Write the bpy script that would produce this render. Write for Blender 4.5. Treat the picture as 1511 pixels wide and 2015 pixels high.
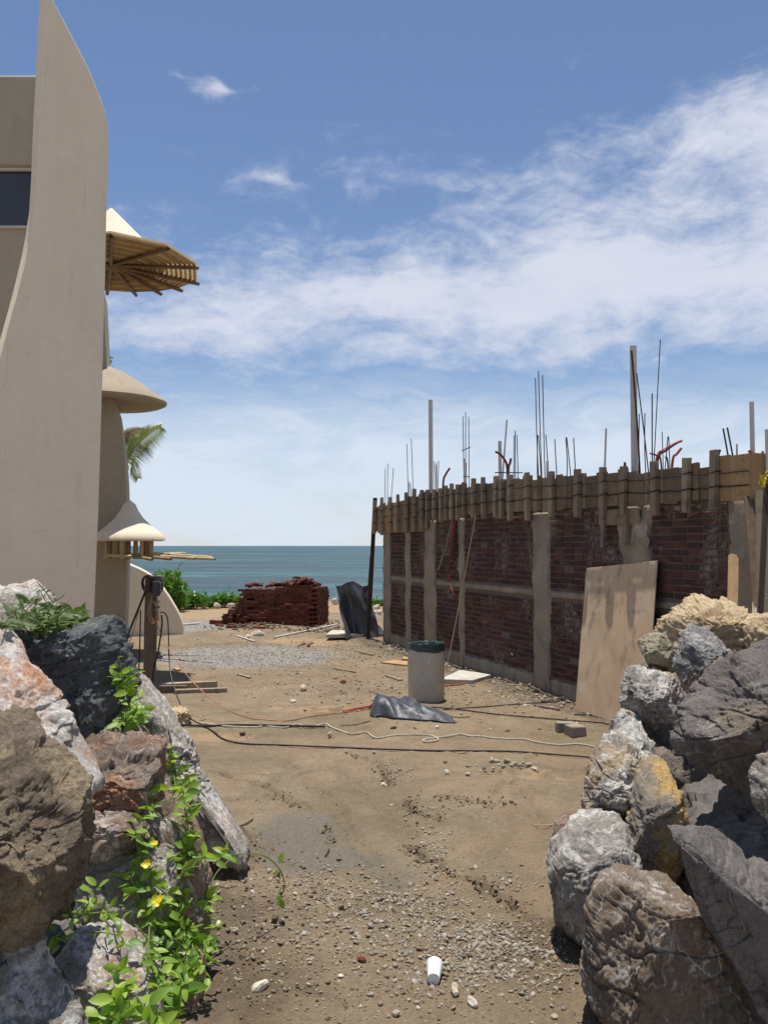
import bpy, bmesh, math, random
import numpy as np
from mathutils import Vector, Matrix
from mathutils.bvhtree import BVHTree

random.seed(7)
RNG = np.random.default_rng(11)
for o in list(bpy.data.objects):
    bpy.data.objects.remove(o)
scene = bpy.context.scene
COL = scene.collection

# ------------------------------------------------------------------ camera
FPX, CX, CY = 1675.0, 755.5, 1007.5          # focal length and centre of the photograph, in its pixels
CAMH = 2.4
PITCH = math.atan(66.5 / FPX)
CP, SP = math.cos(PITCH), math.sin(PITCH)
cam_d = bpy.data.cameras.new('camera')
cam_d.sensor_fit = 'VERTICAL'; cam_d.sensor_height = 24.0
cam_d.lens = 24.0 * FPX / 2015.0
cam_d.clip_start = 0.05; cam_d.clip_end = 90000
cam = bpy.data.objects.new('camera', cam_d); COL.objects.link(cam)
cam.location = (0, 0, CAMH); cam.rotation_euler = (math.pi / 2 + PITCH, 0, 0)
scene.camera = cam

# ------------------------------------------------------------------ sky, sun, exposure
SUN = Vector((-0.02, 0.12, 1.0)).normalized()
SUN_EL = math.asin(SUN.z); SUN_AZ = math.atan2(SUN.x, SUN.y)
scene.view_settings.view_transform = 'Standard'; scene.view_settings.look = 'None'
scene.view_settings.exposure = 0.25; scene.view_settings.gamma = 1.0
scene.view_settings.use_curve_mapping = False
sd = bpy.data.lights.new('sun', 'SUN'); sd.energy = 5.0; sd.angle = math.radians(0.53); sd.color = (1.0, 0.955, 0.885)
so = bpy.data.objects.new('sun', sd); COL.objects.link(so)
so.rotation_euler = SUN.to_track_quat('Z', 'Y').to_euler()

def nd(nt, typ, **kw):
    n = nt.nodes.new(typ)
    for k, v in kw.items(): setattr(n, k, v)
    return n
def setin(nt, sock, v):
    if v is None: return
    if isinstance(v, bpy.types.NodeSocket): nt.links.new(v, sock)
    else: sock.default_value = v
def M(nt, op, a, b=None, c=None, clamp=False):
    n = nd(nt, 'ShaderNodeMath', operation=op); n.use_clamp = clamp
    setin(nt, n.inputs[0], a); setin(nt, n.inputs[1], b)
    if c is not None: setin(nt, n.inputs[2], c)
    return n.outputs[0]
def VM(nt, op, a, b=None):
    n = nd(nt, 'ShaderNodeVectorMath', operation=op)
    setin(nt, n.inputs[0], a); setin(nt, n.inputs[1], b)
    return n
def MIX(nt, f, a, b, mode='MIX'):
    n = nd(nt, 'ShaderNodeMix', data_type='RGBA', blend_type=mode)
    setin(nt, n.inputs[0], f); setin(nt, n.inputs[6], c4(a)); setin(nt, n.inputs[7], c4(b))
    return n.outputs[2]
def c4(c):
    if isinstance(c, (tuple, list)) and len(c) == 3: return (*c, 1)
    return c
def NOISE(nt, vec, scale, detail=6, rough=0.6, dist=0.0):
    n = nd(nt, 'ShaderNodeTexNoise'); setin(nt, n.inputs['Vector'], vec)
    n.inputs['Scale'].default_value = scale; n.inputs['Detail'].default_value = detail
    n.inputs['Roughness'].default_value = rough; n.inputs['Distortion'].default_value = dist
    return n.outputs[0]
def RAMP(nt, fac, stops):
    n = nd(nt, 'ShaderNodeValToRGB'); setin(nt, n.inputs[0], fac)
    el = n.color_ramp.elements
    while len(el) < len(stops): el.new(0.5)
    for e, (p, c) in zip(el, stops):
        e.position = p
        e.color = c4(c) if isinstance(c, (tuple, list)) else (c, c, c, 1)
    return n.outputs[0]
def STEP(nt, v, lo, hi):
    n = nd(nt, 'ShaderNodeMapRange', interpolation_type='SMOOTHSTEP')
    setin(nt, n.inputs[0], v); n.inputs[1].default_value = lo; n.inputs[2].default_value = hi
    return n.outputs[0]
def BUMP(nt, h, strength, dist, prev=None):
    n = nd(nt, 'ShaderNodeBump'); setin(nt, n.inputs['Height'], h)
    n.inputs['Strength'].default_value = strength; n.inputs['Distance'].default_value = dist
    if prev is not None: nt.links.new(prev, n.inputs['Normal'])
    return n.outputs[0]

world = bpy.data.worlds.new('World'); scene.world = world; world.use_nodes = True
wt = world.node_tree; wt.nodes.clear()
sky = nd(wt, 'ShaderNodeTexSky', sky_type='NISHITA'); sky.sun_disc = False
sky.sun_elevation = SUN_EL; sky.sun_rotation = SUN_AZ
sky.altitude = 0; sky.air_density = 1.0; sky.dust_density = 0.25; sky.ozone_density = 1.3
tc = nd(wt, 'ShaderNodeTexCoord')
sx = nd(wt, 'ShaderNodeSeparateXYZ'); wt.links.new(tc.outputs['Generated'], sx.inputs[0])
azi = M(wt, 'ARCTAN2', sx.outputs[0], sx.outputs[1])
ele = M(wt, 'ARCSINE', sx.outputs[2])
cmb = nd(wt, 'ShaderNodeCombineXYZ'); wt.links.new(azi, cmb.inputs[0]); wt.links.new(ele, cmb.inputs[1])
P = cmb.outputs[0]
# domain warp, so that no cloud edge is an ellipse
wn = nd(wt, 'ShaderNodeTexNoise'); wt.links.new(P, wn.inputs['Vector']); wn.inputs['Scale'].default_value = 9; wn.inputs['Detail'].default_value = 5
wv = VM(wt, 'SUBTRACT', wn.outputs['Color'], (0.5, 0.5, 0.5)).outputs[0]
wv = VM(wt, 'MULTIPLY', wv, (0.16, 0.09, 0)).outputs[0]
PW = VM(wt, 'ADD', P, wv).outputs[0]
blobs = [(0.45, 0.412, 0.19, 0.040, 0.98), (0.20, 0.308, 0.28, 0.046, 0.92), (-0.08, 0.280, 0.22, 0.038, 0.75),
         (0.36, 0.275, 0.26, 0.060, 0.85), (0.06, 0.410, 0.12, 0.022, 0.40), (0.25, 0.362, 0.17, 0.025, 0.30), (0.40, 0.46, 0.10, 0.02, 0.35),
         (-0.205, 0.492, 0.026, 0.012, 0.9), (-0.245, 0.500, 0.020, 0.008, 0.62), (-0.123, 0.418, 0.028, 0.010, 0.62), (-0.03, 0.40, 0.022, 0.010, 0.45),
         (-0.22, 0.330, 0.10, 0.020, 0.35), (-0.24, 0.250, 0.16, 0.025, 0.60), (0.75, 0.42, 0.35, 0.09, 0.9), (0.1, 0.225, 0.4, 0.02, 0.40),
         (-0.9, 0.28, 0.4, 0.06, 0.6), (1.5, 0.3, 0.5, 0.08, 0.7), (-2.0, 0.35, 0.6, 0.07, 0.8), (2.5, 0.3, 0.5, 0.08, 0.7)]
acc = None
for (a, e, ra, re, s) in blobs:
    d = VM(wt, 'SUBTRACT', PW, (a, e, 0)).outputs[0]
    d = VM(wt, 'MULTIPLY', d, (1 / ra, 1 / re, 0)).outputs[0]
    q = VM(wt, 'DOT_PRODUCT', d, d).outputs['Value']
    g = M(wt, 'POWER', 2.718, M(wt, 'MULTIPLY', q, -1.0))
    g = M(wt, 'MULTIPLY', g, s)
    acc = g if acc is None else M(wt, 'ADD', acc, g)
fill_belt = M(wt, 'POWER', 2.718, M(wt, 'MULTIPLY', M(wt, 'POWER', M(wt, 'MULTIPLY', M(wt, 'ABSOLUTE', M(wt, 'SUBTRACT', ele, 0.33)), 5.5), 2.0), -1.0))  # clouds added outside the view to raise and whiten the fill light
fill_belt = M(wt, 'MULTIPLY', fill_belt, STEP(wt, M(wt, 'ABSOLUTE', azi), 0.50, 0.9))
acc = M(wt, 'ADD', acc, M(wt, 'MULTIPLY', fill_belt, 0.62))
mp = nd(wt, 'ShaderNodeMapping'); wt.links.new(P, mp.inputs['Vector']); mp.inputs['Rotation'].default_value = (0, 0, 0.16); mp.inputs['Scale'].default_value = (1, 2.6, 1)
n_str = NOISE(wt, mp.outputs[0], 7.0, 10, 0.62, 0.6)
n_fin = NOISE(wt, VM(wt, 'MULTIPLY', P, (1, 1.7, 1)).outputs[0], 34.0, 8, 0.62, 0.4)
tex = M(wt, 'ADD', M(wt, 'MULTIPLY', n_str, 1.15), M(wt, 'MULTIPLY', n_fin, 0.55))
tex = M(wt, 'SUBTRACT', tex, 0.85)
dens = M(wt, 'ADD', acc, M(wt, 'MULTIPLY', tex, 1.45))
mp2 = nd(wt, 'ShaderNodeMapping'); wt.links.new(PW, mp2.inputs['Vector']); mp2.inputs['Rotation'].default_value = (0, 0, -0.20); mp2.inputs['Scale'].default_value = (1, 5.0, 1)
streak = NOISE(wt, mp2.outputs[0], 8.0, 9, 0.66, 0.8)
dens = M(wt, 'ADD', dens, M(wt, 'MULTIPLY', M(wt, 'SUBTRACT', streak, 0.5), 0.95))
dens = M(wt, 'SUBTRACT', dens, M(wt, 'MULTIPLY', STEP(wt, ele, 0.41, 0.50), 0.22))
dens = STEP(wt, dens, 0.02, 1.30)
veil = STEP(wt, M(wt, 'ADD', ele, M(wt, 'MULTIPLY', M(wt, 'SUBTRACT', streak, 0.5), 0.10)), 0.215, 0.10)
veil = M(wt, 'MULTIPLY', veil, M(wt, 'ADD', 0.45, M(wt, 'MULTIPLY', STEP(wt, n_str, 0.25, 0.6), 0.55)))
veil = M(wt, 'MULTIPLY', veil, 0.97)
dens = M(wt, 'MAXIMUM', M(wt, 'MULTIPLY', dens, 0.93), veil)
skyc = MIX(wt, 1.0, sky.outputs[0], (0.95, 0.98, 1.07), 'MULTIPLY')
cl = MIX(wt, STEP(wt, ele, 0.22, 0.10), MIX(wt, n_str, (5.9, 6.4, 7.7), (7.6, 7.8, 8.6)), (6.7, 7.5, 8.6))
skyc = MIX(wt, dens, skyc, cl)
bg = nd(wt, 'ShaderNodeBackground'); wt.links.new(skyc, bg.inputs[0]); bg.inputs[1].default_value = 0.088
wo = nd(wt, 'ShaderNodeOutputWorld'); wt.links.new(bg.outputs[0], wo.inputs[0])
scene.cycles.max_bounces = 6
scene.cycles.diffuse_bounces = 3

# ------------------------------------------------------------------ geometry helpers
def ray(px, py):
    dx = (px - CX) / FPX; dy = (CY - py) / FPX
    return np.array([dx, CP - dy * SP, SP + dy * CP])
def at(px, py, Y):
    d = ray(px, py); return np.array([0, 0, CAMH]) + d * (Y / d[1])
def onz(px, py, z=0.0):
    d = ray(px, py); return np.array([0, 0, CAMH]) + d * ((z - CAMH) / d[2])
def onplane(px, py, p0, n):
    d = ray(px, py); c = np.array([0, 0, CAMH]); t = np.dot(np.array(p0) - c, n) / np.dot(d, n)
    return c + d * t

_perm = RNG.permutation(256).astype(np.int64); _perm = np.concatenate([_perm, _perm, _perm])
_grad = RNG.normal(size=(256, 3)); _grad /= np.linalg.norm(_grad, axis=1)[:, None]
def _h(i, j, k): return _perm[_perm[_perm[i & 255] + (j & 255)] + (k & 255)]
def pn(p):
    p = np.asarray(p, float); i = np.floor(p).astype(np.int64); f = p - i
    u = f * f * f * (f * (f * 6 - 15) + 10); r = 0
    for a in (0, 1):
        for b in (0, 1):
            for c in (0, 1):
                g = _grad[_h(i[:, 0] + a, i[:, 1] + b, i[:, 2] + c)]
                w = (u[:, 0] if a else 1 - u[:, 0]) * (u[:, 1] if b else 1 - u[:, 1]) * (u[:, 2] if c else 1 - u[:, 2])
                r = r + w * ((f - np.array([a, b, c])) * g).sum(1)
    return r * 1.5
def fbm(p, octv=4, lac=2.1, gain=0.5):
    p = np.asarray(p, float); s = 0; a = 1.0
    for o in range(octv):
        s = s + a * pn(p + o * 17.3); p = p * lac; a *= gain
    return s
def worley(p):
    p = np.asarray(p, float); i = np.floor(p).astype(np.int64); f = p - i; best = np.full(len(p), 9.0)
    for a in (-1, 0, 1):
        for b in (-1, 0, 1):
            for c in (-1, 0, 1):
                h = _h(i[:, 0] + a, i[:, 1] + b, i[:, 2] + c)
                q = np.array([a, b, c]) + (_grad[h] * 0.5 + 0.5) - f
                best = np.minimum(best, (q * q).sum(1))
    return np.sqrt(best)
def facet(p, k2=0):
    """piecewise linear noise: each cell is a tilted plane, with steps where cells meet"""
    p = np.asarray(p, float); i = np.floor(p).astype(np.int64); f = p - i; best = np.full(len(p), 9.0); val = np.zeros(len(p))
    for a in (-1, 0, 1):
        for b in (-1, 0, 1):
            for c in (-1, 0, 1):
                h = _h(i[:, 0] + a, i[:, 1] + b, i[:, 2] + c); q = np.array([a, b, c]) + (_grad[h] * 0.5 + 0.5) - f; d = (q * q).sum(1)
                g = _grad[(h * 7 + 31 + k2) & 255]; v = (q * g).sum(1) + 0.5 * g[:, 0]
                val = np.where(d < best, v, val); best = np.minimum(best, d)
    return val
def fb2(x, y, s, octv=4, off=0.0):
    return fbm(np.stack([x * s, y * s, np.full_like(x, off)], 1), octv)

def tagp(o, label=None, cat=None, group=None, kind=None):
    if label: o['label'] = label
    if cat: o['category'] = cat
    if group: o['group'] = group
    if kind: o['kind'] = kind
    return o
def thing(name, label, cat, loc=(0, 0, 0), group=None):
    o = bpy.data.objects.new(name, None); o.empty_display_size = 0.2; COL.objects.link(o); o.location = [float(v) for v in loc]
    return tagp(o, label, cat, group)
def link_mesh(name, me, mat, parent=None, loc=None):
    o = bpy.data.objects.new(name, me); COL.objects.link(o)
    if mat is not None and len(me.materials) == 0: me.materials.append(mat)
    if loc is not None: o.location = [float(v) for v in loc]
    if parent is not None: o.parent = parent
    return o
def np_mesh(name, V, F, smooth=True):
    me = bpy.data.meshes.new(name)
    me.from_pydata([tuple(map(float, v)) for v in V], [], [tuple(map(int, f)) for f in F]); me.update()
    me.polygons.foreach_set('use_smooth', [smooth] * len(me.polygons))
    return me
class MB:
    """collects boxes, bars and tubes in world space; build() makes ONE mesh object with its origin at the base"""
    def __init__(s): s.v = []; s.f = []
    def add(s, V, F):
        b = len(s.v); s.v += [tuple(map(float, v)) for v in V]; s.f += [tuple(int(i) + b for i in f) for f in F]; return s
    def box(s, c, ax, ay, az, jit=0.0):
        """c centre, ax ay az half vectors"""
        c, ax, ay, az = map(np.array, (c, ax, ay, az)); V = []
        for k in (-1, 1):
            for j in (-1, 1):
                for i in (-1, 1):
                    V.append(c + i * ax + j * ay + k * az + (RNG.normal(size=3) * jit if jit else 0))
        return s.add(V, [(0, 2, 3, 1), (4, 5, 7, 6), (0, 1, 5, 4), (2, 6, 7, 3), (0, 4, 6, 2), (1, 3, 7, 5)])
    def bar(s, a, b, w, t, side=(1, 0, 0), jit=0.0):
        a = np.array(a, float); b = np.array(b, float); d = b - a; L = np.linalg.norm(d); d = d / L
        sd_ = np.array(side, float); sd_ = sd_ - d * np.dot(sd_, d); sd_ /= np.linalg.norm(sd_); up = np.cross(d, sd_)
        return s.box((a + b) / 2, d * L / 2, sd_ * w / 2, up * t / 2, jit)
    def tube(s, pts, r, n=8, r2=None, cap=True):
        pts = [np.array(p, float) for p in pts]; m = len(pts); V = []; F = []
        prev = None
        for i, p in enumerate(pts):
            t = pts[min(i + 1, m - 1)] - pts[max(i - 1, 0)]; t = t / (np.linalg.norm(t) + 1e-9)
            if prev is None:
                a = np.array([0, 0, 1.0]) if abs(t[2]) < 0.9 else np.array([1.0, 0, 0]); x = np.cross(t, a)
            else: x = prev - t * np.dot(prev, t)
            x = x / (np.linalg.norm(x) + 1e-9); y = np.cross(t, x); prev = x
            rr = r if r2 is None else r + (r2 - r) * i / max(m - 1, 1)
            if callable(r): rr = r(i / max(m - 1, 1))
            for k in range(n):
                an = 2 * math.pi * k / n; V.append(p + (x * math.cos(an) + y * math.sin(an)) * rr)
        for i in range(m - 1):
            for k in range(n):
                k2 = (k + 1) % n; F.append((i * n + k, i * n + k2, (i + 1) * n + k2, (i + 1) * n + k))
        if cap: F.append(tuple(range(n - 1, -1, -1))); F.append(tuple((m - 1) * n + k for k in range(n)))
        return s.add(V, F)
    def lathe(s, c, prof, n=40, wob=None):
        c = np.array(c, float); V = []; F = []; m = len(prof)
        for i, (r, z) in enumerate(prof):
            for k in range(n):
                a = 2 * math.pi * k / n; rr = r * (1 + (wob(a, z) if wob else 0))
                V.append(c + np.array([rr * math.cos(a), rr * math.sin(a), z]))
        for i in range(m - 1):
            for k in range(n):
                k2 = (k + 1) % n; F.append((i * n + k, i * n + k2, (i + 1) * n + k2, (i + 1) * n + k))
        return s.add(V, F)
    def prism(s, pts, ext):
        pts = [np.array(p, float) for p in pts]; e = np.array(ext, float); n = len(pts)
        V = pts + [p + e for p in pts]
        F = [tuple(range(n)), tuple(range(2 * n - 1, n - 1, -1))] + [(i, i + n, (i + 1) % n + n, (i + 1) % n) for i in range(n)]
        return s.add(V, F)
    def build(s, name, mat, parent=None, smooth=False, bevel=0.0, loc=None, seg=2, recalc=True):
        V = np.array(s.v)
        base = np.array([V[:, 0].mean(), V[:, 1].mean(), V[:, 2].min()]) if loc is None else np.array(loc, float)
        me = np_mesh(name, V - base, s.f, smooth)
        if recalc:
            bm = bmesh.new(); bm.from_mesh(me); bmesh.ops.recalc_face_normals(bm, faces=bm.faces); bm.to_mesh(me); bm.free()
            me.polygons.foreach_set('use_smooth', [smooth] * len(me.polygons))
        if smooth: me.set_sharp_from_angle(angle=math.radians(50))
        o = link_mesh(name, me, mat)
        p0 = np.array(parent.location) if parent is not None else 0
        gp = parent.parent if parent is not None else None
        while gp is not None: p0 = p0 + np.array(gp.location); gp = gp.parent
        o.location = [float(v) for v in base - p0]
        if parent is not None: o.parent = parent
        if bevel:
            b = o.modifiers.new('bevel', 'BEVEL'); b.width = bevel; b.segments = seg; b.limit_method = 'ANGLE'; b.angle_limit = math.radians(40)
        return o
def smooth_path(pts, k=6):
    pts = [np.array(p, float) for p in pts]; out = []
    for i in range(len(pts) - 1):
        p0 = pts[max(i - 1, 0)]; p1 = pts[i]; p2 = pts[i + 1]; p3 = pts[min(i + 2, len(pts) - 1)]
        for j in range(k):
            t = j / k
            out.append(0.5 * (2 * p1 + (p2 - p0) * t + (2 * p0 - 5 * p1 + 4 * p2 - p3) * t * t + (3 * p1 - p0 - 3 * p2 + p3) * t ** 3))
    out.append(pts[-1]); return out

# ------------------------------------------------------------------ materials
def newmat(name, rough=0.8, spec=0.3):
    m = bpy.data.materials.new(name); m.use_nodes = True; nt = m.node_tree; b = nt.nodes['Principled BSDF']
    b.inputs['Roughness'].default_value = rough; b.inputs['Specular IOR Level'].default_value = spec
    return m, nt, b
def objc(nt, seed=0.0, scale=(1, 1, 1), rnd=True):
    t = nd(nt, 'ShaderNodeTexCoord'); v = t.outputs['Object']
    if scale != (1, 1, 1): v = VM(nt, 'MULTIPLY', v, scale).outputs[0]
    if rnd:
        oi = nd(nt, 'ShaderNodeObjectInfo'); r = VM(nt, 'SCALE', (37.0, 91.0, 53.0)); nt.links.new(oi.outputs['Random'], r.inputs['Scale'])
        v = VM(nt, 'ADD', v, r.outputs[0]).outputs[0]
    return VM(nt, 'ADD', v, (seed, seed * 1.7, seed * 0.6)).outputs[0]
def plain(name, col, rough=0.7, var=0.25, scale=8, bump=0.15, bdist=0.01, spec=0.3, stretch=(1, 1, 1), col2=None, metal=0.0):
    m, nt, b = newmat(name, rough, spec); v = objc(nt, scale=stretch)
    n = NOISE(nt, v, scale, 6, 0.65)
    c2 = col2 if col2 else tuple(c * (1 - var) for c in col)
    nt.links.new(RAMP(nt, n, [(0.3, c2), (0.68, col)]), b.inputs['Base Color'])
    b.inputs['Metallic'].default_value = metal
    if bump: nt.links.new(BUMP(nt, NOISE(nt, v, scale * 5, 5, 0.7), bump, bdist), b.inputs['Normal'])
    return m
def stucco_mat(name, col, col2):
    m, nt, b = newmat(name, 0.9, 0.15); v = objc(nt, rnd=False)
    n1 = NOISE(nt, v, 0.9, 7, 0.6, 0.8); n2 = NOISE(nt, VM(nt, 'MULTIPLY', v, (3, 3, 0.7)).outputs[0], 1.6, 6, 0.65); n3 = NOISE(nt, v, 7, 5, 0.6, 1.0)
    f = M(nt, 'ADD', M(nt, 'MULTIPLY', n1, 0.5), M(nt, 'ADD', M(nt, 'MULTIPLY', n2, 0.25), M(nt, 'MULTIPLY', n3, 0.25)))
    c = RAMP(nt, f, [(0.33, col2), (0.62, col)])
    marks = STEP(nt, NOISE(nt, VM(nt, 'MULTIPLY', v, (1, 1, 2.2)).outputs[0], 3.3, 8, 0.72, 1.4), 0.60, 0.72)
    c = MIX(nt, M(nt, 'MULTIPLY', marks, 0.5), c, tuple(x * 0.66 for x in col2))
    drip = STEP(nt, NOISE(nt, VM(nt, 'MULTIPLY', v, (4, 4, 0.22)).outputs[0], 2.2, 7, 0.7), 0.56, 0.72); c = MIX(nt, M(nt, 'MULTIPLY', drip, 0.28), c, tuple(x * 0.62 for x in col2))
    pale = STEP(nt, NOISE(nt, VM(nt, 'ADD', v, (7, 3, 1)).outputs[0], 2.1, 8, 0.7, 1.2), 0.56, 0.66); c = MIX(nt, M(nt, 'MULTIPLY', pale, 0.30), c, tuple(min(x * 1.12, 0.9) for x in col))
    nt.links.new(c, b.inputs['Base Color'])
    bp = BUMP(nt, NOISE(nt, v, 5, 5, 0.6), 0.35, 0.02); bp = BUMP(nt, NOISE(nt, v, 60, 4, 0.7), 0.25, 0.004, bp)
    nt.links.new(bp, b.inputs['Normal']); return m
def rock_mat(name, a, b_, stain=None, stain_amt=0.5, white=0.4, veins=0.5, dark=0.4, sc=1.0, wstretch=(1, 1, 1), rough=0.82, bump=0.9, wcol=(0.62, 0.60, 0.56)):
    m, nt, b = newmat(name, rough, 0.25); v = objc(nt)
    vw = nd(nt, 'ShaderNodeTexNoise'); nt.links.new(v, vw.inputs['Vector']); vw.inputs['Scale'].default_value = 2.2 * sc; vw.inputs['Detail'].default_value = 4
    warp = VM(nt, 'MULTIPLY', VM(nt, 'SUBTRACT', vw.outputs['Color'], (0.5, 0.5, 0.5)).outputs[0], (0.7, 0.7, 0.7)).outputs[0]
    w = VM(nt, 'ADD', v, warp).outputs[0]
    n1 = NOISE(nt, w, 2.0 * sc, 9, 0.68); c = RAMP(nt, n1, [(0.32, a), (0.66, b_)])
    if stain:
        s = STEP(nt, NOISE(nt, w, 1.5 * sc, 6, 0.6, 0.5), 0.62 - 0.28 * stain_amt, 0.74 - 0.26 * stain_amt)
        s = M(nt, 'MULTIPLY', s, RAMP(nt, NOISE(nt, v, 9 * sc, 5, 0.7), [(0.25, 0.35), (0.6, 1.0)]))
        c = MIX(nt, s, c, stain)
    if dark:
        dk = STEP(nt, NOISE(nt, w, 4.5 * sc, 8, 0.7), 0.56, 0.70); c = MIX(nt, M(nt, 'MULTIPLY', dk, dark), c, tuple(x * 0.28 for x in a))
    if white:
        wv_ = VM(nt, 'MULTIPLY', w, wstretch).outputs[0]
        wm = STEP(nt, NOISE(nt, wv_, 3.2 * sc, 10, 0.75, 0.4), 0.66 - 0.24 * white, 0.78 - 0.20 * white)
        wm = M(nt, 'MULTIPLY', wm, STEP(nt, NOISE(nt, v, 26 * sc, 6, 0.75), 0.34, 0.58))
        c = MIX(nt, M(nt, 'MULTIPLY', wm, 0.85), c, wcol)
    if veins:
        ve = nd(nt, 'ShaderNodeTexVoronoi', feature='DISTANCE_TO_EDGE'); ve.inputs['Scale'].default_value = 3.4 * sc
        nt.links.new(VM(nt, 'MULTIPLY', w, (1.5, 1.5, 0.8)).outputs[0], ve.inputs['Vector'])
        vm_ = STEP(nt, ve.outputs['Distance'], 0.035, 0.004)
        vm_ = M(nt, 'MULTIPLY', vm_, STEP(nt, NOISE(nt, v, 2.8 * sc, 4, 0.6), 0.46, 0.64))
        c = MIX(nt, M(nt, 'MULTIPLY', vm_, veins), c, wcol)
    g = NOISE(nt, v, 55, 4, 0.8); c = MIX(nt, 0.75, c, RAMP(nt, g, [(0.25, 0.25), (0.75, 0.85)]), 'OVERLAY')
    nt.links.new(c, b.inputs['Base Color'])
    def chips(scale, vec):
        vo = nd(nt, 'ShaderNodeTexVoronoi', feature='F1'); vo.inputs['Scale'].default_value = scale; nt.links.new(vec, vo.inputs['Vector'])
        loc = VM(nt, 'SUBTRACT', VM(nt, 'SCALE', vec).outputs[0], VM(nt, 'SCALE', vo.outputs['Position']).outputs[0])
        for l in loc.inputs[0].links[0].from_node, loc.inputs[1].links[0].from_node: l.inputs['Scale'].default_value = scale
        return VM(nt, 'DOT_PRODUCT', VM(nt, 'SUBTRACT', vo.outputs['Color'], (0.5, 0.5, 0.5)).outputs[0], loc.outputs[0]).outputs['Value']
    w2 = VM(nt, 'ADD', v, VM(nt, 'SCALE', warp).outputs[0]).outputs[0]; w2.node.inputs[1].links[0].from_node.inputs['Scale'].default_value = 0.25
    h = M(nt, 'ADD', NOISE(nt, w, 7 * sc, 10, 0.72), M(nt, 'MULTIPLY', NOISE(nt, v, 38, 8, 0.75), 0.5))
    h = M(nt, 'ADD', h, M(nt, 'ADD', M(nt, 'MULTIPLY', chips(6.5 * sc, w2), 0.75), M(nt, 'MULTIPLY', chips(17 * sc, w2), 0.30)))
    bp = BUMP(nt, h, bump, 0.05); nt.links.new(bp, b.inputs['Normal'])
    return m

MAT = {}
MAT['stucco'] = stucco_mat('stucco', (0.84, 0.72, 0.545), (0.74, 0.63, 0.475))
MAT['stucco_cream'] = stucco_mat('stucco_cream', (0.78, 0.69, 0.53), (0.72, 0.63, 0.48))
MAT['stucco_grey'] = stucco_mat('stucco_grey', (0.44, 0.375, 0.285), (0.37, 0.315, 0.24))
MAT['stucco_shaded'] = stucco_mat('stucco_shaded', (0.40, 0.335, 0.25), (0.29, 0.24, 0.18))  # upper hood plaster, the shade lying over it put into the colour
MAT['glass'] = plain('window_glass', (0.012, 0.018, 0.03), 0.06, 0.1, 2, 0, spec=0.6)
MAT['frame'] = plain('window_frame', (0.55, 0.53, 0.48), 0.5, 0.1, 5, 0.05)
MAT['bamboo'] = plain('bamboo', (0.40, 0.27, 0.12), 0.5, 0.35, 5, 0.2, 0.005, 0.4)
MAT['bamboo_pale'] = plain('bamboo_pale', (0.58, 0.44, 0.24), 0.5, 0.3, 5, 0.2, 0.005, 0.4)
MAT['bamboo_dark'] = plain('bamboo_dark', (0.22, 0.13, 0.065), 0.55, 0.4, 5, 0.2, 0.005, 0.4)
MAT['node_dark'] = plain('bamboo_cut', (0.05, 0.03, 0.02), 0.8, 0.3, 8, 0)
MAT['timber'] = plain('post_timber', (0.20, 0.145, 0.10), 0.85, 0.5, 3, 0.5, 0.01, 0.2, (6, 6, 0.5))
MAT['timber_dark'] = plain('dark_timber', (0.075, 0.055, 0.042), 0.85, 0.5, 3, 0.5, 0.01, 0.2, (6, 6, 0.5))
def wood_mat(name, a, b_, c_):
    m, nt, b = newmat(name, 0.85, 0.2); v = objc(nt, scale=(5, 5, 0.7))
    n = NOISE(nt, v, 3, 8, 0.7, 1.0); oi = nd(nt, 'ShaderNodeObjectInfo')
    c = RAMP(nt, n, [(0.28, a), (0.6, b_)])
    c = MIX(nt, M(nt, 'MULTIPLY', oi.outputs['Random'], 0.85), c, c_)
    st = STEP(nt, NOISE(nt, objc(nt, 5.0), 3.0, 7, 0.7), 0.52, 0.68); c = MIX(nt, M(nt, 'MULTIPLY', st, 0.6), c, tuple(x * 0.35 for x in a))
    pl = STEP(nt, NOISE(nt, objc(nt, 9.0), 6.0, 7, 0.7), 0.60, 0.66); c = MIX(nt, M(nt, 'MULTIPLY', pl, 0.5), c, (0.36, 0.33, 0.28))
    nt.links.new(c, b.inputs['Base Color']); nt.links.new(BUMP(nt, n, 0.4, 0.01), b.inputs['Normal']); return m
MAT['plank'] = wood_mat('formwork_plank', (0.19, 0.135, 0.085), (0.33, 0.245, 0.155), (0.13, 0.095, 0.066))
MAT['plank_new'] = wood_mat('new_plank', (0.36, 0.225, 0.105), (0.48, 0.32, 0.165), (0.27, 0.17, 0.085))
MAT['batten'] = wood_mat('formwork_batten', (0.25, 0.195, 0.135), (0.40, 0.325, 0.235), (0.20, 0.155, 0.11))
MAT['wire'] = plain('tie_wire', (0.035, 0.025, 0.02), 0.7, 0.3, 20, 0)
MAT['rebar'] = plain('rebar_steel', (0.09, 0.092, 0.10), 0.6, 0.4, 12, 0, metal=0.3)
MAT['rebar_rust'] = plain('rusty_rebar', (0.16, 0.07, 0.04), 0.8, 0.5, 12, 0)
MAT['pvc'] = plain('pvc_pipe', (0.60, 0.57, 0.53), 0.45, 0.2, 4, 0.05)
MAT['conduit'] = plain('red_conduit', (0.20, 0.035, 0.025), 0.5, 0.4, 6, 0.05)
MAT['conduit_orange'] = plain('orange_conduit', (0.42, 0.10, 0.06), 0.5, 0.3, 6, 0.05)
MAT['cable'] = plain('black_cable', (0.018, 0.017, 0.017), 0.5, 0.2, 8, 0)
MAT['cable_grey'] = plain('grey_cable', (0.20, 0.19, 0.18), 0.5, 0.2, 8, 0)
MAT['cord_orange'] = plain('orange_cord', (0.45, 0.20, 0.10), 0.6, 0.2, 8, 0)
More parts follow.
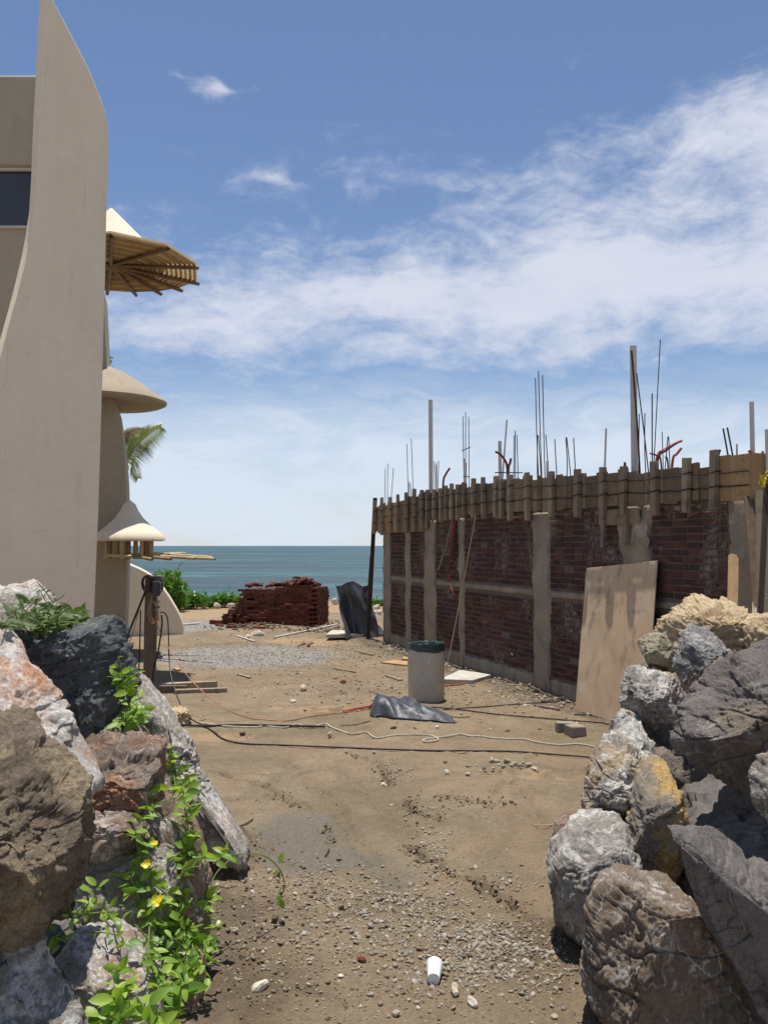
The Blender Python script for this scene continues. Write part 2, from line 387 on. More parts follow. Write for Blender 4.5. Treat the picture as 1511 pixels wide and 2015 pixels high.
MAT['cord_pale'] = plain('pale_cord', (0.52, 0.37, 0.22), 0.6, 0.2, 8, 0)
MAT['rope'] = plain('white_rope', (0.52, 0.47, 0.36), 0.9, 0.3, 30, 0.5, 0.004)
MAT['plastic_grey'] = plain('grey_plastic', (0.50, 0.45, 0.37), 0.55, 0.22, 4, 0.12, 0.005, 0.4)
m, nt, b = newmat('drum_plastic', 0.55, 0.35); v = objc(nt)
c = RAMP(nt, NOISE(nt, v, 2.5, 7, 0.65, 0.6), [(0.3, (0.40, 0.355, 0.285)), (0.65, (0.53, 0.48, 0.395))])
c = MIX(nt, M(nt, 'MULTIPLY', STEP(nt, NOISE(nt, VM(nt, 'MULTIPLY', v, (1, 1, 0.3)).outputs[0], 7, 8, 0.72), 0.52, 0.68), 0.5), c, (0.24, 0.20, 0.15))
c = MIX(nt, M(nt, 'MULTIPLY', STEP(nt, NOISE(nt, v, 13, 7, 0.7), 0.60, 0.66), 0.6), c, (0.62, 0.58, 0.50))
nt.links.new(c, b.inputs['Base Color']); nt.links.new(BUMP(nt, NOISE(nt, v, 5, 6, 0.6), 0.3, 0.02), b.inputs['Normal']); MAT['drum'] = m
MAT['metal_dark'] = plain('dark_box', (0.06, 0.06, 0.065), 0.5, 0.3, 6, 0.05)
MAT['metal_grey'] = plain('grey_metal', (0.30, 0.30, 0.30), 0.4, 0.3, 6, 0.05, metal=0.5)
MAT['foam'] = plain('foam_cup', (0.82, 0.82, 0.80), 0.6, 0.03, 6, 0.04, 0.002)
MAT['whitetile'] = plain('pale_slab', (0.54, 0.50, 0.42), 0.75, 0.35, 5, 0.2, 0.01)
MAT['bark'] = plain('bark', (0.11, 0.085, 0.06), 0.9, 0.4, 8, 0.5, 0.02)
def bag_mat(name, col, rough, bump=0.4, sc=9):
    m, nt, b = newmat(name, rough, 0.5); v = objc(nt)
    n = NOISE(nt, v, sc, 6, 0.6, 1.5); nt.links.new(RAMP(nt, n, [(0.3, tuple(c * 0.7 for c in col)), (0.7, col)]), b.inputs['Base Color'])
    nt.links.new(BUMP(nt, n, bump, 0.03), b.inputs['Normal']); return m
MAT['bag'] = bag_mat('green_bag', (0.02, 0.042, 0.036), 0.22, 0.7)
MAT['tarp'] = bag_mat('black_tarp', (0.075, 0.085, 0.10), 0.30, 0.4)
MAT['tarp_ground'] = bag_mat('weathered_tarp', (0.052, 0.058, 0.070), 0.48, 0.4, 6)
def concrete_mat():
    m, nt, b = newmat('rough_concrete', 0.92, 0.15); v = objc(nt, rnd=False)
    n = NOISE(nt, v, 1.7, 8, 0.65, 0.7); c = RAMP(nt, n, [(0.3, (0.22, 0.185, 0.14)), (0.65, (0.36, 0.31, 0.235))])
    s = STEP(nt, NOISE(nt, VM(nt, 'MULTIPLY', v, (1, 1, 0.35)).outputs[0], 4, 8, 0.7), 0.53, 0.68); c = MIX(nt, M(nt, 'MULTIPLY', s, 0.5), c, (0.13, 0.115, 0.09))
    p = STEP(nt, NOISE(nt, v, 14, 6, 0.7), 0.62, 0.68); c = MIX(nt, M(nt, 'MULTIPLY', p, 0.6), c, (0.10, 0.085, 0.07))
    nt.links.new(c, b.inputs['Base Color'])
    bp = BUMP(nt, NOISE(nt, v, 6, 8, 0.7), 0.7, 0.04); nt.links.new(bp, b.inputs['Normal']); return m
MAT['concrete'] = concrete_mat()
MAT['mortar'] = plain('mortar', (0.175, 0.145, 0.12), 0.95, 0.35, 9, 0.8, 0.02, 0.1)
def brick_mat(name, cols, smear=0.35):
    m, nt, b = newmat(name, 0.92, 0.15); g = nd(nt, 'ShaderNodeNewGeometry'); oi = nd(nt, 'ShaderNodeObjectInfo')
    r = M(nt, 'FRACT', M(nt, 'ADD', M(nt, 'MULTIPLY', g.outputs['Random Per Island'], 7.31), M(nt, 'MULTIPLY', oi.outputs['Random'], 5.17)))
    c = RAMP(nt, r, [(i / (len(cols) - 1), q) for i, q in enumerate(cols)])
    t = nd(nt, 'ShaderNodeNewGeometry').outputs['Position']
    c = MIX(nt, 0.5, c, RAMP(nt, NOISE(nt, t, 22, 6, 0.7), [(0.25, 0.25), (0.75, 0.8)]), 'OVERLAY')
    if smear:
        s = STEP(nt, NOISE(nt, t, 1.3, 6, 0.7, 0.5), 0.50, 0.66); s = M(nt, 'MULTIPLY', s, STEP(nt, NOISE(nt, t, 11, 6, 0.75), 0.40, 0.58))
        c = MIX(nt, M(nt, 'MULTIPLY', s, smear), c, (0.26, 0.215, 0.19))
    nt.links.new(c, b.inputs['Base Color'])
    nt.links.new(BUMP(nt, NOISE(nt, t, 30, 6, 0.7), 0.6, 0.012), b.inputs['Normal']); return m
MAT['brick'] = brick_mat('wall_brick', [(0.085, 0.042, 0.033), (0.122, 0.056, 0.042), (0.050, 0.031, 0.028), (0.088, 0.038, 0.032), (0.058, 0.038, 0.032)], 0.8)
MAT['brick_pile'] = brick_mat('stacked_brick', [(0.11, 0.040, 0.027), (0.17, 0.058, 0.036), (0.08, 0.033, 0.025), (0.145, 0.05, 0.032)], 0.12)
def leaf_mat(name, col, col2, trans=0.5, rough=0.35):
    m, nt, b = newmat(name, rough, 0.5); g = nd(nt, 'ShaderNodeNewGeometry'); oi = nd(nt, 'ShaderNodeObjectInfo')
    r = M(nt, 'FRACT', M(nt, 'ADD', M(nt, 'MULTIPLY', g.outputs['Random Per Island'], 3.3), M(nt, 'MULTIPLY', oi.outputs['Random'], 5.1)))
    c = MIX(nt, r, col, col2); nt.links.new(c, b.inputs['Base Color'])
    tr = nd(nt, 'ShaderNodeBsdfTranslucent'); nt.links.new(MIX(nt, 1.0, c, (1.3, 1.5, 0.6), 'MULTIPLY'), tr.inputs[0])
    ms = nd(nt, 'ShaderNodeMixShader'); ms.inputs[0].default_value = trans
    nt.links.new(b.outputs[0], ms.inputs[1]); nt.links.new(tr.outputs[0], ms.inputs[2])
    nt.links.new(ms.outputs[0], nt.nodes['Material Output'].inputs[0]); return m
MAT['leaf'] = leaf_mat('vine_leaf', (0.11, 0.23, 0.03), (0.34, 0.46, 0.06), 0.42, 0.48)
MAT['leaf_dark'] = leaf_mat('dark_leaf', (0.06, 0.10, 0.03), (0.15, 0.20, 0.06), 0.35, 0.55)
MAT['leaf_bush'] = leaf_mat('bush_leaf', (0.06, 0.15, 0.025), (0.15, 0.27, 0.045), 0.45)
MAT['leaf_palm'] = leaf_mat('palm_leaf', (0.11, 0.15, 0.035), (0.24, 0.26, 0.07), 0.35)
MAT['leaf_dry'] = leaf_mat('dry_palm_leaf', (0.16, 0.10, 0.055), (0.25, 0.18, 0.09), 0.3)
MAT['stem'] = plain('vine_stem', (0.17, 0.22, 0.06), 0.6, 0.3, 10, 0)
MAT['petal'] = leaf_mat('yellow_petal', (0.80, 0.62, 0.02), (0.85, 0.70, 0.05), 0.3)
MAT['rag'] = bag_mat('yellow_plastic', (0.65, 0.50, 0.05), 0.5)
# rocks
MAT['r_slate'] = rock_mat('slate_blue_rock', (0.070, 0.075, 0.077), (0.14, 0.147, 0.146), stain=(0.26, 0.26, 0.22), stain_amt=0.5, white=0.25, veins=0.15, dark=0.4)
MAT['r_orange'] = rock_mat('orange_white_rock', (0.38, 0.33, 0.29), (0.50, 0.45, 0.40), stain=(0.52, 0.25, 0.12), stain_amt=0.78, white=0.95, veins=0.7, dark=0.3, wcol=(0.80, 0.76, 0.70))
MAT['r_tan'] = rock_mat('tan_brown_rock', (0.155, 0.118, 0.082), (0.285, 0.225, 0.16), stain=(0.40, 0.31, 0.19), stain_amt=0.35, white=0.2, veins=0.1, dark=0.65, bump=1.0)
MAT['r_grey'] = rock_mat('grey_white_rock', (0.135, 0.120, 0.100), (0.28, 0.25, 0.21), stain=(0.30, 0.20, 0.12), stain_amt=0.18, white=0.85, veins=0.6, dark=0.6, wcol=(0.74, 0.70, 0.64))
MAT['r_gw'] = rock_mat('white_streaked_rock', (0.16, 0.145, 0.125), (0.36, 0.33, 0.285), stain=(0.36, 0.25, 0.14), stain_amt=0.30, white=0.88, veins=0.6, dark=0.85, wcol=(0.78, 0.75, 0.69))
MAT['r_pale'] = rock_mat('pale_calcite_rock', (0.22, 0.190, 0.155), (0.39, 0.35, 0.30), stain=(0.38, 0.20, 0.11), stain_amt=0.32, white=0.92, veins=0.6, dark=0.5, wcol=(0.76, 0.72, 0.66))
MAT['r_rust'] = rock_mat('rusty_brown_rock', (0.16, 0.125, 0.10), (0.28, 0.215, 0.17), stain=(0.32, 0.16, 0.09), stain_amt=0.75, white=0.65, veins=0.5, dark=0.6, wcol=(0.70, 0.66, 0.60))
MAT['r_brown'] = rock_mat('brown_veined_rock', (0.155, 0.115, 0.082), (0.26, 0.20, 0.145), stain=(0.40, 0.24, 0.14), stain_amt=0.25, white=0.62, veins=1.0, dark=0.45, wstretch=(1.6, 1.6, 0.6))
MAT['r_lime'] = rock_mat('tan_limestone', (0.46, 0.33, 0.19), (0.66, 0.50, 0.31), stain=(0.36, 0.20, 0.10), stain_amt=0.25, white=0.2, veins=0.0, dark=0.35, bump=1.0, wcol=(0.70, 0.60, 0.42))
MAT['r_purple'] = rock_mat('purple_grey_rock', (0.125, 0.108, 0.098), (0.21, 0.183, 0.165), stain=(0.25, 0.195, 0.125), stain_amt=0.30, white=0.10, veins=0.22, dark=0.4)
MAT['r_dark'] = rock_mat('dark_slate_rock', (0.105, 0.094, 0.088), (0.165, 0.148, 0.138), stain=(0.25, 0.22, 0.20), stain_amt=0.15, white=0.08, veins=0.1, dark=0.3, bump=0.6)
MAT['r_ochre'] = rock_mat('ochre_rock', (0.20, 0.175, 0.145), (0.32, 0.28, 0.235), stain=(0.52, 0.34, 0.11), stain_amt=0.72, white=0.25, veins=0.3, dark=0.4)
MAT['r_crystal'] = rock_mat('grey_crystal_rock', (0.14, 0.135, 0.13), (0.31, 0.30, 0.285), stain=(0.34, 0.24, 0.13), stain_amt=0.25, white=0.85, veins=0.5, dark=0.8, sc=1.6, bump=1.0)
MAT['r_green'] = rock_mat('greenish_rock', (0.30, 0.26, 0.17), (0.42, 0.37, 0.26), stain=(0.22, 0.26, 0.23), stain_amt=0.3, white=0.2, veins=0.1, dark=0.4, sc=1.6)
def pebble_mat(name, cols):
    m, nt, b = newmat(name, 0.9, 0.2); g = nd(nt, 'ShaderNodeNewGeometry'); oi = nd(nt, 'ShaderNodeObjectInfo')
    r = M(nt, 'FRACT', M(nt, 'ADD', M(nt, 'MULTIPLY', g.outputs['Random Per Island'], 7.31), M(nt, 'MULTIPLY', oi.outputs['Random'], 5.17)))
    c = RAMP(nt, r, [(i / (len(cols) - 1), q) for i, q in enumerate(cols)])
    c = MIX(nt, 0.5, c, RAMP(nt, NOISE(nt, g.outputs['Position'], 60, 4, 0.7), [(0.25, 0.25), (0.75, 0.75)]), 'OVERLAY')
    nt.links.new(c, b.inputs['Base Color']); return m
MAT['pebble'] = pebble_mat('pebbles', [(0.20, 0.165, 0.12), (0.30, 0.26, 0.20), (0.24, 0.185, 0.12), (0.36, 0.33, 0.28), (0.19, 0.175, 0.155), (0.27, 0.20, 0.13), (0.42, 0.385, 0.33), (0.22, 0.15, 0.09)])
MAT['clod'] = pebble_mat('soil_clods', [(0.115, 0.080, 0.05), (0.16, 0.115, 0.07), (0.13, 0.088, 0.055), (0.20, 0.15, 0.095)])
MAT['stone'] = pebble_mat('rubble_stone', [(0.34, 0.29, 0.215), (0.45, 0.39, 0.30), (0.25, 0.21, 0.16), (0.40, 0.33, 0.23), (0.20, 0.18, 0.16)])
MAT['stone_white'] = pebble_mat('pale_stone', [(0.56, 0.50, 0.40), (0.48, 0.42, 0.33), (0.62, 0.57, 0.48)])

# ------------------------------------------------------------------ ground
def gpx(px, py): return onz(px, py)[:2]
MOUNDS = [(*gpx(455, 1668), 0.13, 0.26, 0.30), (*gpx(560, 1229), 0.22, 0.9, 0.6), (*gpx(430, 1780), 0.06, 0.35, 0.6), (*gpx(300, 1500), 0.05, 0.5, 1.0),
          (*gpx(720, 1258), 0.06, 0.5, 0.5), (*gpx(1000, 1352), 0.05, 1.0, 0.8)]
SOILS = [(gpx(455, 1665), 0.28, 0.34, 1.3), (gpx(430, 1800), 0.35, 0.55, 1.1), (gpx(420, 1930), 0.4, 0.4, 0.8), (gpx(700, 1800), 0.5, 0.5, 0.4), (gpx(900, 1860), 0.4, 0.4, 0.4)]
def c6(pts): return [gpx(360 + x / 1.988, 1450 + y / 1.988) for x, y in pts]
GULLY = [c6([(640, 65), (700, 88), (770, 108), (790, 140), (805, 175), (790, 195)]), c6([(875, 245), (895, 285), (930, 318), (1000, 330)]),
         c6([(890, 425), (915, 455), (940, 480), (975, 500)]), c6([(1165, 575), (1200, 620), (1260, 640), (1330, 690)]),
         c6([(1010, 240), (1060, 242), (1130, 250), (1200, 262), (1280, 268)]), c6([(1050, 262), (1150, 270), (1270, 276)]),
         c6([(330, 225), (400, 240), (440, 270)]), c6([(560, 350), (575, 380), (572, 420)]), c6([(1000, 520), (1080, 560), (1140, 570)])]
GULLY += [[gpx(*q) for q in pl_] for pl_ in ([(560, 1500), (640, 1560), (700, 1650), (780, 1760)], [(640, 1490), (720, 1560), (800, 1640), (830, 1700)], [(900, 1480), (1000, 1540), (1080, 1640)], [(420, 1520), (520, 1545), (610, 1590)], [(560, 1345), (640, 1330), (700, 1350), (640, 1375), (570, 1368)], [(1060, 1480), (980, 1560), (940, 1620)])]
GW = [0.020, 0.020, 0.020, 0.020, 0.014, 0.013, 0.02, 0.013, 0.016, 0.05, 0.05, 0.05, 0.03, 0.05, 0.04]
GD = [0.045, 0.04, 0.05, 0.05, 0.022, 0.016, 0.03, 0.016, 0.03, 0.022, 0.018, 0.02, 0.03, 0.02, 0.02]
def seg_dist(x, y, pl):
    best = np.full(x.shape, 1e9)
    for (a, b) in zip(pl[:-1], pl[1:]):
        d = b - a; L = np.dot(d, d); t = np.clip(((x - a[0]) * d[0] + (y - a[1]) * d[1]) / L, 0, 1)
        best = np.minimum(best, np.hypot(x - a[0] - t * d[0], y - a[1] - t * d[1]))
    return best
def gz(x, y, fine=True):
    x = np.atleast_1d(np.asarray(x, float)); y = np.atleast_1d(np.asarray(y, float))
    z = 0.030 * fb2(x, y, 0.35, 3, 1.0) + 0.020 * fb2(x, y, 1.2, 3, 2.0)
    for (mx, my, a, sx_, sy_) in MOUNDS: z = z + a * np.exp(-((x - mx) / sx_) ** 2 - ((y - my) / sy_) ** 2)
    if fine:
        near = np.clip((24 - y) / 12, 0, 1)
        z = z + near * (0.010 * fb2(x, y, 4.5, 3, 3.0) + 0.006 * fb2(x, y, 15, 3, 5.0))
        sm = np.clip(sum(a_ * np.exp(-((x - q[0]) / sx_) ** 2 - ((y - q[1]) / sy_) ** 2) for (q, sx_, sy_, a_) in SOILS), 0, 1.2)
        z = z + near * sm * (0.035 * fb2(x, y, 7, 4, 31.0) + 0.02 * np.abs(fb2(x, y, 19, 3, 37.0)))
        jx = x + 0.05 * fb2(x, y, 6, 4, 6.0); jy = y + 0.05 * fb2(x, y, 6, 4, 8.0)
        for pl, w, dp in zip(GULLY, GW, GD):
            d = seg_dist(jx, jy, pl); z = z - 1.5 * dp * np.exp(-(d / w) ** 2) + 0.45 * dp * np.exp(-((d - 2.6 * w) / w) ** 2)
    t = np.clip((y - 37) / 22, 0, 1); z = z - 7.0 * t * t * (3 - 2 * t)
    return z
def gz1(x, y): return float(gz(x, y, False)[0])
def geo(a, b, step, g):
    out = []; v = a
    while (v < b if step > 0 else v > b): out.append(v); v += step; step *= g
    out.append(b); return out
xs = np.array(sorted(set(geo(-3.4, -160, -0.05, 1.18)) | set(np.arange(-3.375, 3.8, 0.025).round(4)) | set(geo(3.8, 160, 0.05, 1.18))))
ys = np.array(sorted(set(geo(3.0, -60, -0.05, 1.2)) | set(np.arange(3.02, 9.5, 0.022).round(4)) | set(np.arange(9.5, 20, 0.06).round(4)) | set(geo(20, 95, 0.08, 1.04))))
GX, GY = np.meshgrid(xs, ys); nx, ny = len(xs), len(ys)
fx, fy = GX.ravel(), GY.ravel(); fz = gz(fx, fy)
me = bpy.data.meshes.new('ground')
idx = np.arange(nx * ny).reshape(ny, nx)
quads = np.stack([idx[:-1, :-1], idx[:-1, 1:], idx[1:, 1:], idx[1:, :-1]], -1).reshape(-1, 4)
me.vertices.add(nx * ny); me.vertices.foreach_set('co', np.stack([fx, fy, fz], 1).astype(np.float32).ravel())
me.loops.add(quads.size); me.loops.foreach_set('vertex_index', quads.astype(np.int32).ravel())
me.polygons.add(len(quads)); me.polygons.foreach_set('loop_start', np.arange(0, quads.size, 4, dtype=np.int32))
me.polygons.foreach_set('loop_total', np.full(len(quads), 4, dtype=np.int32)); me.update(); me.validate()
me.polygons.foreach_set('use_smooth', [True] * len(quads))
def blob(px, py, sx_, sy_):
    c = gpx(px, py); return np.exp(-((fx - c[0]) / sx_) ** 2 - ((fy - c[1]) / sy_) ** 2)
wet = np.clip(1.5 * blob(590, 1640, 0.50, 0.75) + 1.0 * blob(640, 1700, 0.45, 0.22) + 0.9 * blob(790, 1735, 0.25, 0.25) + 0.8 * blob(450, 1850, 0.45, 0.45) + 0.5 * blob(960, 1790, 0.4, 0.3) + 0.5 * blob(720, 1690, 0.5, 0.2), 0, 1.4)
grav = np.clip(1.3 * blob(440, 1292, 1.7, 1.6) + 1.0 * blob(560, 1290, 1.2, 1.5) + 0.9 * blob(330, 1235, 2.0, 1.5) + 0.8 * blob(460, 1225, 2.5, 2.0), 0, 1)
soil = np.clip(0.8 * blob(455, 1665, 0.25, 0.30) + 0.55 * blob(430, 1800, 0.45, 0.55) + 0.45 * blob(420, 1930, 0.5, 0.4) + 0.35 * blob(720, 1790, 0.6, 0.3) + 0.6 * blob(1080, 1850, 0.3, 0.4) + 0.8 * np.exp(-((fx * 0.939 + (fy - 21.4) * 0.344 + 0.35) / 0.5) ** 2) * (fy > 8) * (fy < 23) * (fx < 6), 0, 1)
_jx = fx + 0.05 * fb2(fx, fy, 6, 4, 6.0); _jy = fy + 0.05 * fb2(fx, fy, 6, 4, 8.0)
for _i, (pl_, w_) in enumerate(zip(GULLY[:9], GW)): soil = np.maximum(soil, (0.95 if _i != 4 and _i != 5 else 0.6) * np.exp(-(seg_dist(_jx, _jy, pl_) / (1.25 * w_)) ** 2))
for pl_, w_ in zip(GULLY[9:], GW[9:]): soil = np.maximum(soil, 0.34 * np.exp(-(seg_dist(_jx, _jy, pl_) / (1.6 * w_)) ** 2))
sand = np.clip(1.2 * blob(400, 1205, 4.0, 3.5) + 0.9 * blob(590, 1262, 1.2, 1.2) + 0.8 * blob(420, 1450, 0.6, 0.4) + 0.6 * blob(600, 1395, 1.2, 0.6)  + 0.5 * blob(1050, 1530, 0.7, 0.6) + (fy > 31) * 0.8, 0, 1)
for nm, arr in (('wet', wet), ('gravel', grav), ('soil', soil), ('sand', sand)):
    if nm == 'soil': arr = np.clip(arr + 0.42 * np.clip((6.3 - fy) / 1.6, 0, 1) * (0.8 + 0.5 * fb2(fx, fy, 0.9, 3, 55.0)), 0, 1)
    at_ = me.attributes.new(nm, 'FLOAT', 'POINT'); at_.data.foreach_set('value', arr.astype(np.float32))
m, nt, b = newmat('ground_mud', 0.95, 0.2)
pos = nd(nt, 'ShaderNodeNewGeometry').outputs['Position']
def attr(n):
    a = nd(nt, 'ShaderNodeAttribute', attribute_name=n); return a.outputs['Fac']
n_big = NOISE(nt, pos, 0.7, 8, 0.62, 0.6); n_mid = NOISE(nt, pos, 4.0, 8, 0.7, 0.5); n_fin = NOISE(nt, pos, 38, 6, 0.75); n_grit = NOISE(nt, pos, 150, 3, 0.8)
c = RAMP(nt, M(nt, 'ADD', M(nt, 'MULTIPLY', n_big, 0.6), M(nt, 'MULTIPLY', n_mid, 0.4)), [(0.36, (0.168, 0.126, 0.076)), (0.52, (0.230, 0.176, 0.112)), (0.66, (0.290, 0.226, 0.148))])
brk = M(nt, 'SUBTRACT', n_mid, 0.5)
def mask(n, k=1.0, lo=0.35, hi=0.65): return STEP(nt, M(nt, 'ADD', attr(n), M(nt, 'MULTIPLY', brk, k)), lo, hi)
c = MIX(nt, M(nt, 'MULTIPLY', mask('sand', 1.6), 0.75), c, (0.345, 0.235, 0.135))
red = STEP(nt, NOISE(nt, pos, 1.9, 7, 0.7, 0.8), 0.55, 0.70); c = MIX(nt, M(nt, 'MULTIPLY', red, 0.42), c, (0.27, 0.165, 0.09))
vg = nd(nt, 'ShaderNodeTexVoronoi', feature='F1'); vg.inputs['Scale'].default_value = 26; nt.links.new(pos, vg.inputs['Vector'])
gcol = MIX(nt, vg.outputs['Color'], (0.19, 0.18, 0.165), (0.34, 0.325, 0.30))
gm = mask('gravel', 2.2, 0.25, 0.95); c = MIX(nt, M(nt, 'MULTIPLY', gm, 0.85), c, gcol)
c = MIX(nt, M(nt, 'MULTIPLY', mask('soil', 1.5, 0.30, 0.75), 0.80), c, (0.110, 0.080, 0.050))
wm = mask('wet', 2.0, 0.30, 1.25); c = MIX(nt, M(nt, 'MULTIPLY', wm, 0.85), c, (0.118, 0.102, 0.078))
c = MIX(nt, 0.6, c, RAMP(nt, n_fin, [(0.22, 0.22), (0.78, 0.80)]), 'OVERLAY')
c = MIX(nt, 0.55, c, RAMP(nt, n_grit, [(0.25, 0.2), (0.75, 0.8)]), 'OVERLAY')
damp = STEP(nt, NOISE(nt, pos, 1.1, 8, 0.72, 1.2), 0.50, 0.66); c = MIX(nt, M(nt, 'MULTIPLY', damp, 0.38), c, (0.125, 0.103, 0.070))
speck = STEP(nt, NOISE(nt, pos, 75, 3, 0.6), 0.66, 0.72); c = MIX(nt, M(nt, 'MULTIPLY', speck, 0.5), c, (0.42, 0.37, 0.28))
nt.links.new(c, b.inputs['Base Color'])
nt.links.new(M(nt, 'SUBTRACT', 0.96, M(nt, 'MULTIPLY', wm, 0.50)), b.inputs['Roughness'])
hgt = M(nt, 'ADD', M(nt, 'MULTIPLY', n_fin, 0.8), M(nt, 'ADD', M(nt, 'MULTIPLY', n_grit, 0.25), M(nt, 'MULTIPLY', n_mid, 1.2)))
hgt = M(nt, 'MULTIPLY', hgt, M(nt, 'SUBTRACT', 1.0, M(nt, 'MULTIPLY', wm, 0.65)))
nt.links.new(BUMP(nt, hgt, 0.85, 0.03), b.inputs['Normal'])
ground = link_mesh('ground', me, m); ground['kind'] = 'structure'; ground['label'] = 'bare brown mud and gravel ground of the building site'

# ------------------------------------------------------------------ sea
SEA = -3.0
m, nt, b = newmat('sea_water', 0.18, 0.20)
pos = nd(nt, 'ShaderNodeNewGeometry').outputs['Position']
n1 = NOISE(nt, VM(nt, 'MULTIPLY', pos, (0.35, 1, 1)).outputs[0], 0.25, 6, 0.6, 0.3); n2 = NOISE(nt, VM(nt, 'MULTIPLY', pos, (0.3, 1, 1)).outputs[0], 0.012, 6, 0.6)
n3 = NOISE(nt, VM(nt, 'MULTIPLY', pos, (0.3, 1, 1)).outputs[0], 0.04, 8, 0.78, 0.5)
c = RAMP(nt, M(nt, 'ADD', M(nt, 'MULTIPLY', n2, 0.25), M(nt, 'ADD', M(nt, 'MULTIPLY', n3, 0.55), M(nt, 'MULTIPLY', n1, 0.2))), [(0.42, (0.003, 0.022, 0.027)), (0.50, (0.010, 0.052, 0.058)), (0.58, (0.045, 0.150, 0.142))])
sp = nd(nt, 'ShaderNodeSeparateXYZ'); nt.links.new(pos, sp.inputs[0])
foam = STEP(nt, M(nt, 'ADD', sp.outputs[1], M(nt, 'MULTIPLY', n3, 40.0)), 104, 88)
foam = M(nt, 'MULTIPLY', foam, STEP(nt, NOISE(nt, VM(nt, 'MULTIPLY', pos, (0.12, 1, 1)).outputs[0], 0.35, 7, 0.7), 0.44, 0.60))
cap = STEP(nt, NOISE(nt, VM(nt, 'MULTIPLY', pos, (0.35, 1, 1)).outputs[0], 0.16, 8, 0.7), 0.70, 0.73)
foam = M(nt, 'MAXIMUM', foam, M(nt, 'MULTIPLY', cap, 0.8))
c = MIX(nt, foam, c, (0.75, 0.78, 0.78)); nt.links.new(c, b.inputs['Base Color'])
nt.links.new(M(nt, 'ADD', 0.32, M(nt, 'MULTIPLY', foam, 0.5)), b.inputs['Roughness'])
nt.links.new(BUMP(nt, M(nt, 'ADD', n1, M(nt, 'MULTIPLY', n3, 2.0)), 1.0, 1.6), b.inputs['Normal'])
sea = link_mesh('sea', np_mesh('sea', [(-60000, 42, SEA), (60000, 42, SEA), (60000, 70000, SEA), (-60000, 70000, SEA)], [(0, 1, 2, 3)], False), m)
sea['kind'] = 'structure'; sea['label'] = 'blue green ocean with small whitecaps'

# ------------------------------------------------------------------ plastered building, left
pl = thing('plastered_house', 'tall cream plastered house with curved fins, left of the yard', 'house', (-5.4, 13.2, 0))
fn = np.array([0.6, -0.8, 0]); fp = np.array([-4.18, 12.5, 0])
left = [(92, -60), (90, 0), (88, 50), (85, 100), (83, 150), (80, 200), (78, 250), (75, 330), (71, 400), (64, 450), (54, 500), (42, 550), (29, 600), (15, 650), (2, 700), (-22, 800), (-44, 900), (-62, 1000), (-84, 1125), (-104, 1250), (-118, 1330)]
right = [(180, 1330), (185, 1250), (190, 1125), (195, 1000), (198, 900), (201, 800), (204, 700), (206, 600), (208, 550), (209, 500), (210, 450), (211, 400), (214, 330), (214.5, 285), (213, 245), (207, 215), (199, 192), (190, 170), (177, 138), (158, 100), (132, 50), (108, 5), (97, -40)]
F = [onplane(x, y, fp, fn) for x, y in left + right]
for q in F:
    if q[2] < 0.25: q[2] = -0.2
fin = MB().prism(F, -fn * 0.36).build('fin_wall', MAT['stucco'], pl, smooth=True, bevel=0.05, seg=4)
# block behind the fin, with the window
yb = 13.6
def bxx(mb, x0, x1, y0, y1, z0, z1): return mb.box(((x0 + x1) / 2, (y0 + y1) / 2, (z0 + z1) / 2), ((x1 - x0) / 2, 0, 0), (0, (y1 - y0) / 2, 0), (0, 0, (z1 - z0) / 2))
zt = at(40, 146, yb)[2]; w0 = at(40, 325, yb)[2]; w1 = at(40, 447, yb)[2]
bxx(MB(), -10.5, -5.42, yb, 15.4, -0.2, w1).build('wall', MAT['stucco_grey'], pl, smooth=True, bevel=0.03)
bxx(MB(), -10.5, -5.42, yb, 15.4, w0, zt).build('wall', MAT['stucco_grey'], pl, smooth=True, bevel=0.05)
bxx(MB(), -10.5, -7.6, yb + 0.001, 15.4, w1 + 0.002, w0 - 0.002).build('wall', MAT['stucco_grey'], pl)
win = bxx(MB(), -7.58, -5.43, yb + 0.14, yb + 0.17, w1 + 0.05, w0 - 0.05).build('window', MAT['glass'], pl)
fm = MB(); bxx(fm, -7.6, -5.42, yb + 0.08, yb + 0.135, w1 + 0.003, w1 + 0.06); bxx(fm, -7.6, -5.42, yb + 0.08, yb + 0.135, w0 - 0.05, w0 - 0.003); bxx(fm, -6.62, -6.56, yb + 0.085, yb + 0.13, w1 + 0.06, w0 - 0.05)
fm.build('window_frame', MAT['frame'], win)
bxx(MB(), -7.7, -5.44, yb - 0.05, yb + 0.07, w1 - 0.035, w1 + 0.002).build('sill', MAT['frame'], win, bevel=0.01)
# rear fin
rn = np.array([0.25, -0.968, 0]); rp = np.array([-5.72, 19.0, 0])
re = [(203, 560), (205, 600), (208, 660), (211, 710), (213, 740), (225, 780), (234, 805), (241, 850), (247, 900), (250, 950), (251.5, 1000), (252, 1060), (252, 1100), (250, 1180), (247, 1250), (245, 1300)]
R = [onplane(x, y, rp, rn) for x, y in re]; R[-1][2] = -0.2
Rl = onplane(120, 1300, rp, rn); Rl[2] = -0.2; Ru = onplane(120, 560, rp, rn)
MB().prism([Ru] + R + [Rl], -rn * 1.6).build('rear_wall', MAT['stucco_grey'], pl, smooth=True, bevel=0.03)
